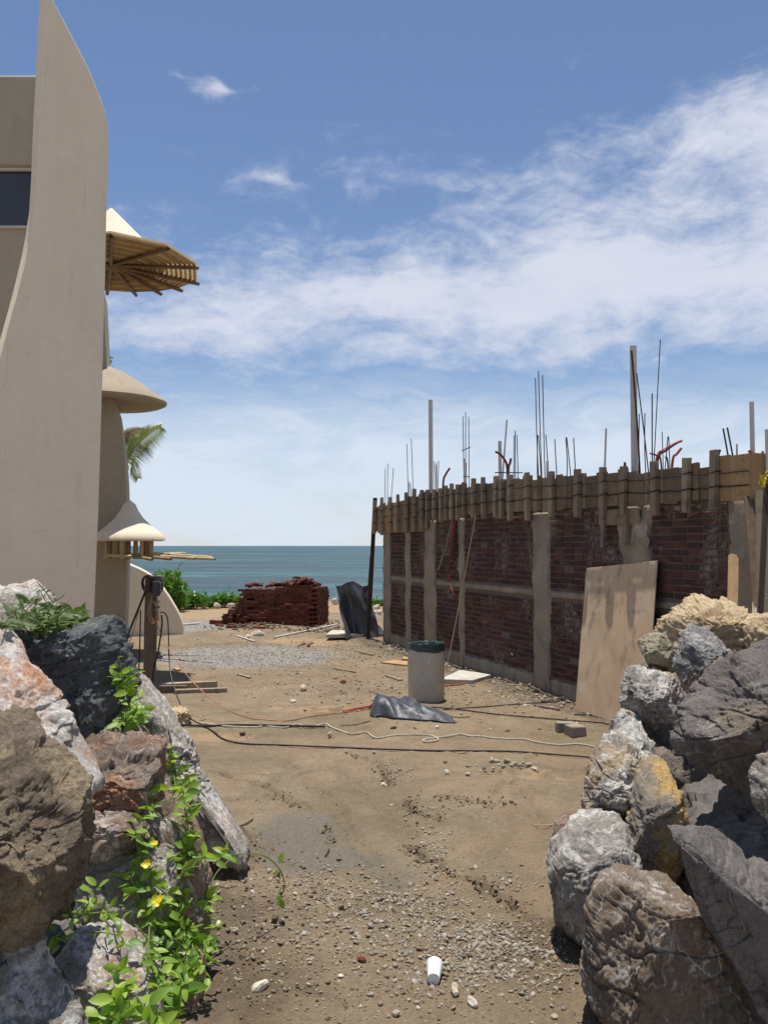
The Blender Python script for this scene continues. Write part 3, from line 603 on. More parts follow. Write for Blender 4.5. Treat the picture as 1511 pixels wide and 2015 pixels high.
# upper plastered hood
def wobz(k): return lambda a, z: k * math.sin(3 * a + 1) + k * 0.6 * math.sin(7 * a)
hood = MB().lathe((-6.42, 19.3, 5.62), [(0.02, 0.10), (0.5, 0.09), (1.22, 0.03), (1.34, 0.0), (1.40, 0.03), (1.41, 0.08), (1.34, 0.16), (1.05, 0.36), (0.75, 0.58), (0.45, 0.76), (0.2, 0.86), (0.01, 0.9)], 56, wobz(0.012)).build('hood', MAT['stucco_shaded'], pl, smooth=True)
low = MB().lathe((-5.52, 18.45, 2.50), [(0.02, 0.07), (0.60, 0.06), (0.70, 0.0), (0.765, 0.03), (0.755, 0.10), (0.62, 0.21), (0.45, 0.35), (0.30, 0.50), (0.19, 0.66), (0.13, 0.80), (0.01, 0.9)], 56, wobz(0.006)).build('hood', MAT['stucco_cream'], pl, smooth=True)
# bamboo struts and poles under the lower hood
for i in range(15):
    a = -2.6 + i * 0.27 + random.uniform(-0.05, 0.05); r = 0.52 + random.uniform(-0.05, 0.05)
    p = np.array([-5.52 + r * math.cos(a) * 0.95, 18.45 + r * math.sin(a), 0])
    rr = random.uniform(0.035, 0.05)
    st = MB().tube([p + [0, 0, 2.12], p + [0, 0, 2.24], p + [0, 0, 2.25], p + [0, 0, 2.26], p + [0, 0, 2.58]], lambda t, rr=rr: rr * (1.12 if abs(t - 0.5) < 0.01 else 1), 10).build('bamboo_strut', MAT[['bamboo', 'bamboo_pale', 'bamboo_dark'][i % 3]], pl, smooth=True)
for (x0, y0, x1, y1, d0, d1, mt) in [(205, 1093, 260, 1095, 17.7, 17.7, 'bamboo_pale'), (228, 1088, 300, 1101, 18.5, 17.6, 'bamboo'), (250, 1091, 337, 1100, 18.4, 17.8, 'bamboo'), (268, 1091, 384, 1099, 18.6, 18.0, 'bamboo_pale'), (300, 1094, 423, 1100, 18.3, 17.9, 'bamboo_pale'), (285, 1088, 418, 1097, 18.9, 18.9, 'bamboo_pale'), (280, 1092, 365, 1089, 18.4, 19.2, 'bamboo_pale')]:
    a = at(x0, y0, d0); b2 = at(x1, y1, d1); n = 9
    pts = [a + (b2 - a) * t / n for t in range(n + 1)]
    o = MB().tube(pts, lambda t: 0.034 * (1 + 0.08 * math.cos(t * 9 * 2 * math.pi / 2)), 10).build('bamboo_pole', MAT[mt], pl, smooth=True)
    e = (b2 - a) / np.linalg.norm(b2 - a); MB().tube([b2 + e * 0.001, b2 + e * 0.003], 0.024, 10).build('cut_end', MAT['node_dark'], o)
# low curved wall by the beach side
ln = np.array([0.15, -0.988, 0]); lp = np.array([-6.6, 23.0, 0])
Lw = [onplane(x, y, lp, ln) for x, y in [(235, 1103), (252, 1108), (275, 1118), (290, 1126), (305, 1138), (320, 1154), (335, 1176), (348, 1198), (357, 1216), (361, 1235), (361, 1262), (235, 1262)]]
for q in Lw:
    if q[2] < 0.1: q[2] = -0.2
MB().prism(Lw, -ln * 0.28).build('low_wall', MAT['stucco_cream'], pl, smooth=True, bevel=0.04, seg=3)

# bamboo shade with plastered cone, high on the house
HUB = np.array([-5.16, 15.9, 7.70]); RA = 1.56
sh = thing('bamboo_shade', 'round bamboo slat shade high on the plastered house', 'shade', HUB)
angs = [-118, -72, -36, 3, 34, 55, 73, 91, 110, 130]
ends = []
for k, dg in enumerate(angs):
    a = math.radians(dg); r = RA * (1.0 if dg < 10 else 1.07)
    e = HUB + np.array([r * math.cos(a), r * math.sin(a), -0.02 if dg < 10 else -0.05]); ends.append(e)
    ext = HUB + (e - HUB) * 1.05
    o = MB().tube([HUB + (e - HUB) * 0.02, HUB + (e - HUB) * 0.5, ext], 0.036, 9).build('rib', MAT['bamboo_dark'], sh, smooth=True)
    d = (e - HUB) / np.linalg.norm(e - HUB); MB().tube([ext + d * 0.001, ext + d * 0.004], 0.034, 9).build('cut_end', MAT['node_dark'], o)
for k in range(len(ends) - 1):
    n_s = 15
    for j in range(n_s):
        t = 0.20 + 0.80 * j / (n_s - 1)
        a = HUB + (ends[k] - HUB) * t + [0, 0, 0.058]; b2 = HUB + (ends[k + 1] - HUB) * t + [0, 0, 0.062]
        MB().tube([a, (a + b2) / 2, b2], 0.024, 7).build('slat', MAT['bamboo' if (j + k) % 3 else 'bamboo_pale'], sh, smooth=True)
cone = thing('shade_cone', 'sunlit cream cone roof on top of the bamboo shade', 'roof', HUB + [0, 0, 0.10])
MB().lathe(HUB + np.array([-0.02, 0.05, 0.115]), [(0.03, 0.0), (0.98, 0.0), (1.04, 0.03), (0.98, 0.07), (0.6, 0.42), (0.3, 0.72), (0.02, 1.0)], 12).build('plaster_cone', MAT['stucco_cream'], cone)
m, nt, b = newmat('cover_cloth', 0.8, 0.1); b.inputs['Base Color'].default_value = (0.72, 0.64, 0.50, 1)
tr = nd(nt, 'ShaderNodeBsdfTranslucent'); tr.inputs[0].default_value = (0.80, 0.70, 0.55, 1); ms = nd(nt, 'ShaderNodeMixShader'); ms.inputs[0].default_value = 0.45
nt.links.new(b.outputs[0], ms.inputs[1]); nt.links.new(tr.outputs[0], ms.inputs[2]); nt.links.new(ms.outputs[0], nt.nodes['Material Output'].inputs[0])
cv = [HUB + np.array([0, 0, 0.10])] + [HUB + (e - HUB) * 1.03 + np.array([0, 0, 0.10]) for e in ends]
MB().add(cv + [q + np.array([0, 0, 0.006]) for q in cv], [(0, i + 2, i + 1) for i in range(len(ends) - 1)] + [(len(cv), len(cv) + i + 1, len(cv) + i + 2) for i in range(len(ends) - 1)] + [(i + 1, i + 2, len(cv) + i + 2, len(cv) + i + 1) for i in range(len(ends) - 1)]).build('cover', m, sh)

# ------------------------------------------------------------------ brick building, right
WF = np.array([0.0, 21.4, 0]); WU = np.array([0.344, -0.939, 0]); WN = np.array([-0.939, -0.344, 0]); WL = 12.35; ZV = np.array([0, 0, 1.0])
def wp(s, off, z): return WF + WU * s + WN * off + ZV * z
def s_of(px):
    k = (px - CX) / FPX; return 21.4 * k / (0.344 + 0.939 * k)
bb = thing('brick_building', 'unfinished red brick building with concrete columns and beams, right of the yard', 'building', wp(6, -2, 0))
def wbox(mb, s0, s1, o0, o1, z0, z1, jit=0): return mb.box(wp((s0 + s1) / 2, (o0 + o1) / 2, (z0 + z1) / 2), WU * (s1 - s0) / 2, WN * (o1 - o0) / 2, ZV * (z1 - z0) / 2, jit)
def rough_panel(s0, s1, off, z0, z1, amp=0.03, edge=0.05, name='column', seed=0.0):
    """a cast concrete piece with ragged edges and a lumpy face"""
    ns = max(3, int((s1 - s0) / 0.05)); nz = max(3, int((z1 - z0) / 0.05)); V = []; Fc = []
    S, Z = np.meshgrid(np.linspace(0, 1, ns + 1), np.linspace(0, 1, nz + 1)); S, Z = S.ravel(), Z.ravel()
    ss = s0 + S * (s1 - s0); zz = z0 + Z * (z1 - z0)
    if s1 - s0 < z1 - z0: ss = ss + (S * 2 - 1) * edge * (fb2(zz, S * 3 + seed, 3.1, 3, seed) + 0.25 * fb2(zz, S * 3, 14, 2, seed))
    else: zz = zz + (Z * 2 - 1) * edge * fb2(ss, Z * 3 + seed, 3.1, 4, seed)
    oo = off + amp * fb2(ss, zz, 2.4, 4, seed + 3)
    rim = (S == 0) | (S == 1) | (Z == 0) | (Z == 1); oo = np.where(rim, off - 0.07, oo)
    V = [wp(a, o_, z_) for a, o_, z_ in zip(ss, oo, zz)]
    for j in range(nz):
        for i in range(ns):
            k = j * (ns + 1) + i; Fc.append((k, k + 1, k + ns + 2, k + ns + 1))
    return MB().add(V, Fc).build(name, MAT['concrete'], bb, smooth=True)
wbox(MB(), 0.02, WL - 0.02, -0.17, -0.0045, -0.1, 2.98).build('mortar_wall', MAT['mortar'], bb)
# other sides and the deck, seen only from a step aside
MB().box(wp(WL - 0.09, -3.2, 1.45), WU * 0.08, WN * 3.0, ZV * 1.5).build('end_wall', MAT['concrete'], bb)
MB().box(wp(0.1, -3.2, 1.45), WU * 0.08, WN * 3.0, ZV * 1.5).build('end_wall', MAT['concrete'], bb)
MB().box(wp(WL / 2, -6.25, 1.45), WU * WL / 2, WN * 0.08, ZV * 1.5).build('back_wall', MAT['concrete'], bb)
MB().box(wp(WL / 2, -3.1, 3.07), WU * (WL / 2 - 0.05), WN * 3.0, ZV * 0.07).build('roof_deck', MAT['plank'], bb)
cols = [(752, 770), (798, 809), (835, 859), (903, 915), (1048, 1084), (1222, 1286), (1431, 1478)]
cs = [(s_of(a), s_of(b)) for a, b in cols]; cs[0] = (-0.02, cs[0][1]); cs[-1] = (cs[-1][0], WL)
for i, (a, b2) in enumerate(cs): rough_panel(a, b2, 0.035, -0.08, 2.98, 0.022, 0.085 if i != 5 else 0.13, 'concrete_column', i * 7.7)
for i in range(len(cs) - 1):
    rough_panel(cs[i][1] - 0.05, cs[i + 1][0] + 0.05, 0.022, 1.53, 1.70, 0.018, 0.02, 'concrete_beam', 50 + i * 3.3)
    rough_panel(cs[i][1] - 0.05, cs[i + 1][0] + 0.05, 0.030, -0.1, 0.27, 0.03, 0.04, 'concrete_plinth', 80 + i * 3.3)
# bricks
def brick_mesh(name, L, W, H, jit, ch=0.006):
    V = []; hl, hw, hh = L / 2, W / 2, H / 2
    for sxx in (-1, 1):
        for syy in (-1, 1):
            for szz in (-1, 1):
                V += [(sxx * (hl - ch), syy * (hw - ch), szz * hh), (sxx * (hl - ch), syy * hw, szz * (hh - ch)), (sxx * hl, syy * (hw - ch), szz * (hh - ch))]
    V = np.array(V) + RNG.normal(size=(24, 3)) * jit
    bm = bmesh.new()
    for v in V: bm.verts.new(v)
    r = bmesh.ops.convex_hull(bm, input=bm.verts); me_ = bpy.data.meshes.new(name); bm.to_mesh(me_); bm.free(); return me_
wall_var = [brick_mesh('brick', 0.262, 0.10, 0.070, 0.0035) for _ in range(8)]
half_var = [brick_mesh('brick', 0.125, 0.10, 0.070, 0.0035) for _ in range(4)]
for q in wall_var + half_var: q.materials.append(MAT['brick'])
slots = []
PITCHB = 0.0945
for i in range(len(cs) - 1):
    s0, s1 = cs[i][1] - 0.03, cs[i + 1][0] + 0.03
    for (z0, z1) in ((0.27, 1.53), (1.70, 2.98)):
        nrow = int((z1 - z0) / PITCHB)
        for r in range(nrow):
            z = z0 + PITCHB * (r + 0.5); s = s0 + (0 if r % 2 else -0.14) + random.uniform(-0.03, 0.03)
            while s < s1 - 0.05:
                L = 0.262; half = False
                if s < s0:
                    if s + L - s0 > 0.09: half = True; sc_ = s0 + 0.065; s_next = s0 + 0.143
                    else: s += 0.28; continue
                elif s + L > s1:
                    if s1 - s < 0.1: break
                    half = True; sc_ = s + 0.065; s_next = s + 0.143
                else: sc_ = s + L / 2; s_next = s + L + random.uniform(0.012, 0.026)
                if random.random() > 0.004: slots.append((sc_, z, half))
                s = s_next
slots.sort(key=lambda t: -t[0])
rot = math.atan2(WU[1], WU[0]); bloc = np.array(bb.location)
def vis(t):   # hidden behind the plywood sheet or the boulders from here: those go to the joined rest
    s_, z_, h_ = t; p = wp(s_, 0, z_); y = CY - FPX * ((p[2] - CAMH) * CP - p[1] * SP) / (p[1] * CP + (p[2] - CAMH) * SP); return y < 1330 or s_ < 8.9
front = [t for t in slots if vis(t) and not t[2]][:300]; fs = set(front)
for (s_, z_, half) in front:
    o = bpy.data.objects.new('brick', random.choice(wall_var)); COL.objects.link(o); o.parent = bb
    p = wp(s_, -0.044 + random.uniform(-0.004, 0.006), z_ + random.uniform(-0.004, 0.004)) - bloc
    o.location = p; o.rotation_euler = (random.uniform(-0.02, 0.02), random.uniform(-0.02, 0.02), rot + random.uniform(-0.015, 0.015))
rest = MB()
def mesh_arrays(me_): return np.array([v.co[:] for v in me_.vertices]), [tuple(p.vertices) for p in me_.polygons]
arrs = {id(q): mesh_arrays(q) for q in wall_var + half_var}
for t in slots:
    if t in fs: continue
    s_, z_, half = t; V, Fc = arrs[id(random.choice(half_var if half else wall_var))]
    q = V @ np.array([WU, WN, ZV]); rest.add(q + wp(s_, -0.044 + random.uniform(-0.004, 0.006), z_ + random.uniform(-0.004, 0.004)), Fc)
o = rest.build('brick_course', MAT['brick'], bb, loc=bloc); o['kind'] = 'stuff'

# formwork around the roof edge
fw = thing('timber_formwork', 'rough plank formwork with battens nailed along the top of the brick wall', 'formwork', wp(6, 0.13, 2.7))
def ftop(s): return float(np.interp(s, [-0.5, 3.2, 6.3, 8.3, 11.2, 12.4], [3.43, 3.60, 3.62, 3.53, 3.42, 3.40]))
def fbot(s): return 2.74 if s < 2.75 else float(np.interp(s, [2.75, 6, 8, 12.4], [2.95, 3.0, 2.97, 2.94]))
s = -0.62; k = 0
while s < 11.72:
    w = random.uniform(0.10, 0.30) if s > 1.0 else random.uniform(0.09, 0.2)
    if s + w > 11.75: w = 11.75 - s
    off = 0.060 + random.uniform(0, 0.020); z1 = ftop(s) + random.uniform(-0.07, 0.02); z0 = fbot(s) + random.uniform(-0.02, 0.03)
    wbox(MB(), s, s + w - 0.006, off, off + 0.022, z0, z1, 0.004).build('plank', MAT['plank' if (s > 1.2 and random.random() > 0.03) else 'plank_new'], fw)
    s += w
wbox(MB(), 11.76, 12.10, 0.072, 0.094, 2.93, 3.47, 0.003).build('plank', MAT['plank_new'], fw)
wbox(MB(), 12.105, 12.42, 0.072, 0.094, 2.92, 3.46, 0.003).build('plank', MAT['plank_new'], fw)
wbox(MB(), -0.3, 2.7, 0.045, 0.058, 2.72, 2.90, 0.003).build('plank', MAT['plank_new'], fw)
bpx = [(748, 9), (763, 12), (780, 8), (795, 9), (812, 9), (828, 12), (843, 5), (855, 2), (868, 0), (880, 0), (891, 4), (903, 6), (915, 2), (927, 4), (947, 9), (966, 8), (992, 6), (1003, -6), (1020, 7), (1054, 9), (1104, 9), (1155, 9), (1207, 9), (1249, 8), (1310, 13), (1375, 15), (1431, 26)]
for i, (px, up) in enumerate(bpx):
    s = s_of(px) - 0.05; d = wp(s, 0, 0)[1]; mpp = d / FPX
    w = random.uniform(0.07, 0.10) if px < 1000 else random.uniform(0.09, 0.115)
    z1 = ftop(s) + up * mpp * 0.9; z0 = fbot(s) - random.uniform(0.0, 0.08) if px < 990 else fbot(s) - random.uniform(0.06, 0.17)
    tl = random.uniform(-0.025, 0.025)
    MB().bar(wp(s + tl, 0.138, z0), wp(s, 0.138, z1), w, 0.07, WU, 0.004).build('batten', MAT['batten'], fw, bevel=0.004)
    for zz in (0.34, 0.72):
        zc = fbot(s) + (ftop(s) - fbot(s)) * zz + random.uniform(-0.03, 0.03)
        MB().tube([wp(s - w * 0.7, 0.11, zc + 0.01), wp(s - w * 0.5, 0.178, zc), wp(s, 0.182, zc - 0.012), wp(s + w * 0.5, 0.178, zc), wp(s + w * 0.7, 0.11, zc + 0.01)], 0.009, 6).build('tie_wire', MAT['wire'], fw)
for zz in (0.33, 0.71):
    for (a, b2) in [(-0.5, 1.3), (1.3, 3.3), (3.3, 5.2), (5.2, 7.2), (7.2, 9.2), (9.2, 11.0), (11.0, 12.4)]:
        pts = [wp(q, 0.108, fbot(max(q, 2.8)) + (ftop(q) - fbot(max(q, 2.8))) * zz + random.uniform(-0.012, 0.012)) for q in np.linspace(a, b2, 8)]
        MB().tube(pts, 0.008, 5).build('tie_wire', MAT['wire'], fw)
# short propping boards under the formwork, by the sixth column
ps0, ps1 = s_of(1187), s_of(1266)
wbox(MB(), ps0, ps1, 0.064, 0.085, 2.70, 2.92, 0.004).build('plank', MAT['batten'], fw)
for px, zb in ((1200, 2.38), (1246, 2.42)):
    s = s_of(px); MB().bar(wp(s - 0.03, 0.112, zb), wp(s, 0.112, 2.92), 0.065, 0.05, WU, 0.003).build('batten', MAT['batten'], fw)
# corner edge board turning round to the near end
MB().box(wp(12.44, -0.3, 3.2), WU * 0.012, WN * 0.40, ZV * 0.26).build('plank', MAT['plank_new'], fw)
for i in range(6): MB().box(wp(12.43, -1.05 - i * 0.75, 3.15), WU * 0.012, WN * 0.36, ZV * 0.2, 0.004).build('plank', MAT['plank'], fw)

# props at both ends of the wall
def prop(a, b2, w, t, label, mat='timber_dark', side=(1, 0, 0)):
    o = MB().bar(a, b2, w, t, side, 0.006).build('timber_prop', MAT[mat], smooth=False, bevel=0.006); return tagp(o, label, 'timber prop', 'timber props')
a = at(724, 1200, 21.6); a[2] = gz(a[0], a[1])[0] - 0.05
prop(a, at(738.5, 980, 21.9), 0.10, 0.08, 'long dark timber prop leaning at the far corner of the brick building')
a2 = at(719, 1190, 22.0); a2[2] = gz(a2[0], a2[1])[0] - 0.05
prop(a2, at(730, 1094, 22.0), 0.07, 0.07, 'short timber prop beside the long one at the far corner', 'timber')
for (x0, y0, x1, y1, d0, d1, w, mt, lab) in [
        (1492, 1215, 1472, 978, 9.2, 9.75, 0.10, 'timber', 'brown timber prop angled under the near corner of the formwork'),
        (1503, 1208, 1498, 968, 9.2, 9.6, 0.14, 'batten', 'wide pale board standing upright at the near corner'),
        (1507, 930, 1494, 1210, 9.05, 8.6, 0.055, 'timber_dark', 'thin black pole crossing in front of the near corner boards'),
        (1441, 1190, 1443, 1092, 9.5, 9.9, 0.10, 'plank_new', 'clean yellow plank standing against the near brick panel'),
        (1484, 1205, 1486, 1145, 9.2, 9.5, 0.05, 'batten', 'short pale stake with a round tip near the tan limestone boulder')]:
    p0 = at(x0, y0, d0); p1 = at(x1, y1, d1)
    lo, hi = (p0, p1) if p0[2] < p1[2] else (p1, p0)
    lo = lo + (lo - hi) * ((lo[2] + 0.02) / (hi[2] - lo[2]))   # carry it on down to the ground
    prop(lo, hi, w, 0.05, lab, mt)

# plywood sheet leaning on the wall
TL = onplane(1153, 1118, wp(9, 0.085, 0), WN); TR = onplane(1292, 1103, wp(9, 0.085, 0), WN)
BL = onz(1131, 1397, 0.01); BR = BL + (TR - TL) * 0.985; BR[2] = max(BR[2] - 0.13, 0.02)
pc = np.array([TL, TR, BR, BL]); pnrm = np.cross(TR - TL, BL - TL); pnrm /= np.linalg.norm(pnrm)
if np.dot(pnrm, WN) < 0: pnrm = -pnrm
m, nt, b = newmat('weathered_plywood', 0.85, 0.25); v = objc(nt, rnd=False)
n1 = NOISE(nt, v, 1.6, 8, 0.65, 0.6); c = RAMP(nt, n1, [(0.30, (0.46, 0.32, 0.20)), (0.5, (0.56, 0.41, 0.26)), (0.68, (0.62, 0.50, 0.35))])
st = STEP(nt, NOISE(nt, VM(nt, 'MULTIPLY', v, (1, 1, 0.28)).outputs[0], 6, 8, 0.7), 0.50, 0.68)
spz = nd(nt, 'ShaderNodeSeparateXYZ'); nt.links.new(v, spz.inputs[0])
c = MIX(nt, M(nt, 'MULTIPLY', st, 0.65), c, (0.20, 0.15, 0.11))
blot = STEP(nt, NOISE(nt, v, 2.3, 7, 0.7, 1.0), 0.55, 0.68); c = MIX(nt, M(nt, 'MULTIPLY', blot, 0.7), c, (0.25, 0.20, 0.155))
cem = STEP(nt, NOISE(nt, v, 3.1, 8, 0.7), 0.57, 0.66); c = MIX(nt, M(nt, 'MULTIPLY', cem, 0.4), c, (0.45, 0.41, 0.35))
nt.links.new(c, b.inputs['Base Color']); nt.links.new(BUMP(nt, NOISE(nt, v, 30, 6, 0.7), 0.25, 0.006), b.inputs['Normal'])
o = MB().prism(list(pc), -pnrm * 0.018).build('plywood_sheet', m, bevel=0.003)
tagp(o, 'stained plywood sheet leaning against the brick wall, behind the right boulders', 'plywood')

# rebar, pipes and conduits rising from the roof edge
def rise(px, ytop, pxb, yb, back): # top and bottom pixel, at a depth a little behind the wall face
    s = s_of(pxb); d = wp(s, -back, 0)[1]
    a = at(pxb, yb, d); t = at(px, ytop, d); k = (a[2] - 3.08) / (t[2] - a[2]); return a - (t - a) * k, t
def bars(lst, label, back=0.35, rust=(), extra=None):
    rs = [rise(*q[:4], back + (0.12 if i % 2 else 0)) for i, q in enumerate(lst)]
    root = thing('rebar_cluster', label, 'rebar', np.mean([r[0] for r in rs], 0), 'starter bars on the roof')
    for i, ((a, t), q) in enumerate(zip(rs, lst)):
        mid = (a + t) / 2 + RNG.normal(size=3) * [0.008, 0.008, 0]
        MB().tube(smooth_path([a, mid, t], 5), (q[4] if len(q) > 4 else 0.0115) * 0.74, 6).build('rebar', MAT['rebar_rust' if i in rust else 'rebar'], root, smooth=True)
    if extra:
        for (x0, y0, x1, y1) in extra:
            d = rs[0][0][1] - 0.03; MB().tube([at(x0, y0, d), at(x1, y1, d)], 0.011, 6).build('stirrup', MAT['rebar'], root)
    return root
bars([(758, 922, 759, 975), (763, 912, 763, 975), (774, 921, 770, 975)], 'three short steel bars nearest the sea on the roof', 0.3)
bars([(800.5, 874, 803, 970), (809, 863, 812, 970), (804.5, 948, 805, 970, 0.014), (807, 951, 808, 970, 0.014)], 'pair of tall steel bars left of the farthest white pipe')
bars([(854, 908, 854, 962), (857, 914, 857, 962), (859, 910, 859, 962), (863, 907, 862, 962)], 'tight bunch of short bars just right of the farthest white pipe')
bars([(910.5, 819, 913, 955), (916, 811, 917.5, 955), (922, 820, 922.5, 955), (913.5, 902, 914, 955), (917, 910, 917, 955)], 'three bars joined by a tilted crosspiece, mid roof', extra=[(908, 887, 925, 880), (911, 938, 924, 938)], rust=(4,))
bars([(1011, 857, 1010, 940), (1013.5, 847, 1013.5, 940), (1016.5, 856, 1017, 940)], 'thin bunch of three bars right of the leaning thin pipe', 0.9, extra=[(973, 930, 1028, 930)])
bars([(1053, 744, 1060, 940), (1059, 731, 1066, 940), (1067, 738, 1072, 940), (1057, 856, 1058, 940), (1059, 857, 1064, 940), (1073.5, 855, 1077, 940)], 'tallest trio of steel bars rising from the roof middle', 0.4, rust=(1,))
bars([(1091, 864, 1096, 935)], 'single slanted bar right of the tallest trio', 0.6)
bars([(1113, 860, 1112, 935), (1114.5, 861, 1121, 935), (1128, 862, 1130, 935)], 'low group of three bars before the thin pipe', 0.6)
bars([(1252, 735, 1273, 915), (1257, 814, 1256.5, 915, 0.010), (1268, 813, 1271, 915, 0.010), (1282.5, 774, 1283, 915, 0.012), (1298.5, 668, 1286, 915, 0.009)], 'wide spread of bars with one very tall wire, right of the thick pipe', 0.5)
bars([(1302, 850, 1303, 912, 0.008), (1313.5, 858, 1308, 912, 0.009), (1315, 860, 1316, 912, 0.009)], 'short thin bars behind the arching orange conduits', 0.6)
bars([(1422, 843, 1431, 898, 0.014), (1430, 841, 1441, 905, 0.014)], 'two thick dark leaning bars at the near corner', 0.35)
def pipe(px, yt, pxb, yb, wpx, back, label, mat='pvc', notch=False):
    a, t = rise(px, yt, pxb, yb, back); r = wpx * a[1] / FPX / 2
    ax = (t - a) / np.linalg.norm(t - a)
    root = MB().tube([a, (a + t) / 2, t], r, 16, cap=False)
    root.tube([t, (a + t) / 2], r * 0.86, 16, cap=False); n = 16
    V = []; Fc = []
    o = root.build('vent_pipe', MAT[mat], smooth=True, recalc=False)
    return tagp(o, label, 'pipe', 'pipes on the roof')
pipe(847, 787, 848, 965, 8.5, 0.5, 'white plastic pipe standing farthest along the roof edge')
pipe(983, 868, 984, 945, 7, 0.8, 'short pale pipe beside a red conduit, mid roof')
pipe(997, 826, 988, 945, 3.4, 0.7, 'thin leaning grey pipe crossing the short pale pipe')
pipe(1076.5, 907, 1077, 940, 5, 0.5, 'stub of pale pipe at the foot of the tallest bars')
pipe(1192, 843, 1189, 932, 4, 0.6, 'thin pale pipe standing alone between bars and thick pipe')
pipe(1245, 681, 1248, 918, 13.5, 0.28, 'thickest and tallest white pipe on the roof')
pipe(1478, 791, 1480, 900, 9, 0.4, 'grey white pipe behind the orange conduits at the near corner')
pipe(1508, 845, 1510, 930, 8, 0.3, 'pale pipe at the right edge of the picture')
pipe(1449, 874, 1449, 905, 3.6, 0.5, 'small pipe stub just right of the thick dark bars')
pipe(1456, 898, 1456, 905, 7, 0.5, 'lowest wide pipe stub showing over the new plank')
a, t = rise(1242, 690, 1257, 918, 0.20); tagp(MB().tube(smooth_path([a, (a + t) / 2 + [0.01, 0, 0], t], 4), 0.013, 6).build('steel_bar', MAT['timber_dark'], smooth=True), 'dark bar leaning against the thickest white pipe', 'rebar')
def conduit(pts, label, mat='conduit', r=0.022, back=0.3):
    s = s_of(pts[0][0]); d = wp(s, -back, 0)[1]; P_ = [at(x, y, d + 0.0 * i) for i, (x, y) in enumerate(pts)]
    P_[0][2] = 3.10; o = MB().tube(smooth_path(P_, 6), r, 8).build('electrical_conduit', MAT[mat], smooth=True); return tagp(o, label, 'conduit', 'loose conduits on the roof')
conduit([(871, 965), (872, 950), (876, 935), (885, 921)], 'single dark red conduit leaning right, far part of the roof')
conduit([(998, 945), (998, 925), (993, 906), (983, 893), (974, 889)], 'red conduit bending left beside the short pale pipe')
conduit([(999, 945), (1000, 925), (1003, 912), (1005, 902)], 'short red conduit with a torn tip beside the bent one')
conduit([(1229, 925), (1229, 918), (1228, 911)], 'red stub left of the thickest pipe', 'conduit', 0.02)
conduit([(1283, 925), (1292, 900), (1308, 884), (1325, 874), (1341, 867)], 'longest orange red conduit arching right over the formwork', 'conduit_orange', 0.018, 0.25)
conduit([(1287, 925), (1294, 902), (1310, 886), (1322, 877), (1330, 872)], 'dark red conduit lying under the longest arching one', 'conduit', 0.018, 0.3)
conduit([(1303, 918), (1299, 904), (1290, 896), (1278, 892)], 'thin red conduit bending left from the arching pair', 'conduit', 0.012, 0.25)
conduit([(1318, 918), (1323, 905), (1331, 893), (1340, 882)], 'orange conduit with a frayed tip, right of the arching pair', 'conduit_orange', 0.018, 0.25)
conduit([(1316, 918), (1313, 908), (1308, 899)], 'small dark conduit stub between the two arches', 'conduit', 0.012, 0.25)
conduit([(1411, 915), (1412, 903), (1416, 885)], 'dark conduit left of the tall near batten', 'conduit', 0.016, 0.3)
conduit([(1487, 938), (1486, 915), (1480, 898), (1473, 886)], 'thick salmon conduit bending left at the near corner', 'conduit_orange', 0.02, 0.2)
conduit([(1492, 938), (1491, 915), (1488, 897)], 'straight salmon conduit, middle of the near corner bunch', 'conduit_orange', 0.016, 0.2)
conduit([(1495, 938), (1497, 912), (1500, 888)], 'straight salmon conduit, right of the near corner bunch', 'conduit_orange', 0.016, 0.2)
# conduits hanging down the wall and the pale cord
hg = thing('hanging_conduits', 'bundle of red and grey conduits hanging from the formwork down the brick wall', 'conduit', wp(s_of(888), 0.1, 1.2))
for pts, mt, r in [([(893, 1020), (889, 1060), (884, 1105), (881, 1145)], 'conduit', 0.02), ([(896, 1020), (892, 1062), (888, 1100), (890, 1104)], 'conduit', 0.018), ([(891, 1025), (886, 1075), (883, 1120), (884, 1143)], 'conduit_orange', 0.014), ([(890, 1020), (880, 1070), (870, 1100), (864, 1120)], 'cable_grey', 0.014), ([(890, 1022), (876, 1075), (867, 1105), (858, 1128)], 'cable_grey', 0.011), ([(885, 1150), (889, 1162), (895, 1171)], 'conduit_orange', 0.018)]:
    pts3 = [onplane(x, y, wp(0, 0.09 + 0.02 * i, 0), WN) for i, (x, y) in enumerate(pts)]; MB().tube(smooth_path(pts3, 5), r, 7).build('conduit', MAT[mt], hg, smooth=True)
A_ = onplane(936, 1012, wp(0, 0.2, 0), WN); B_ = onz(878, 1318, 0.05)
tagp(MB().tube(smooth_path([A_, A_ * 0.66 + B_ * 0.34 - [0, 0, 0.05], A_ * 0.33 + B_ * 0.67 - [0, 0, 0.05], B_], 6), 0.012, 6).build('cord', MAT['cord_pale'], smooth=True), 'pale orange cord running down from the formwork to the slab', 'cord')

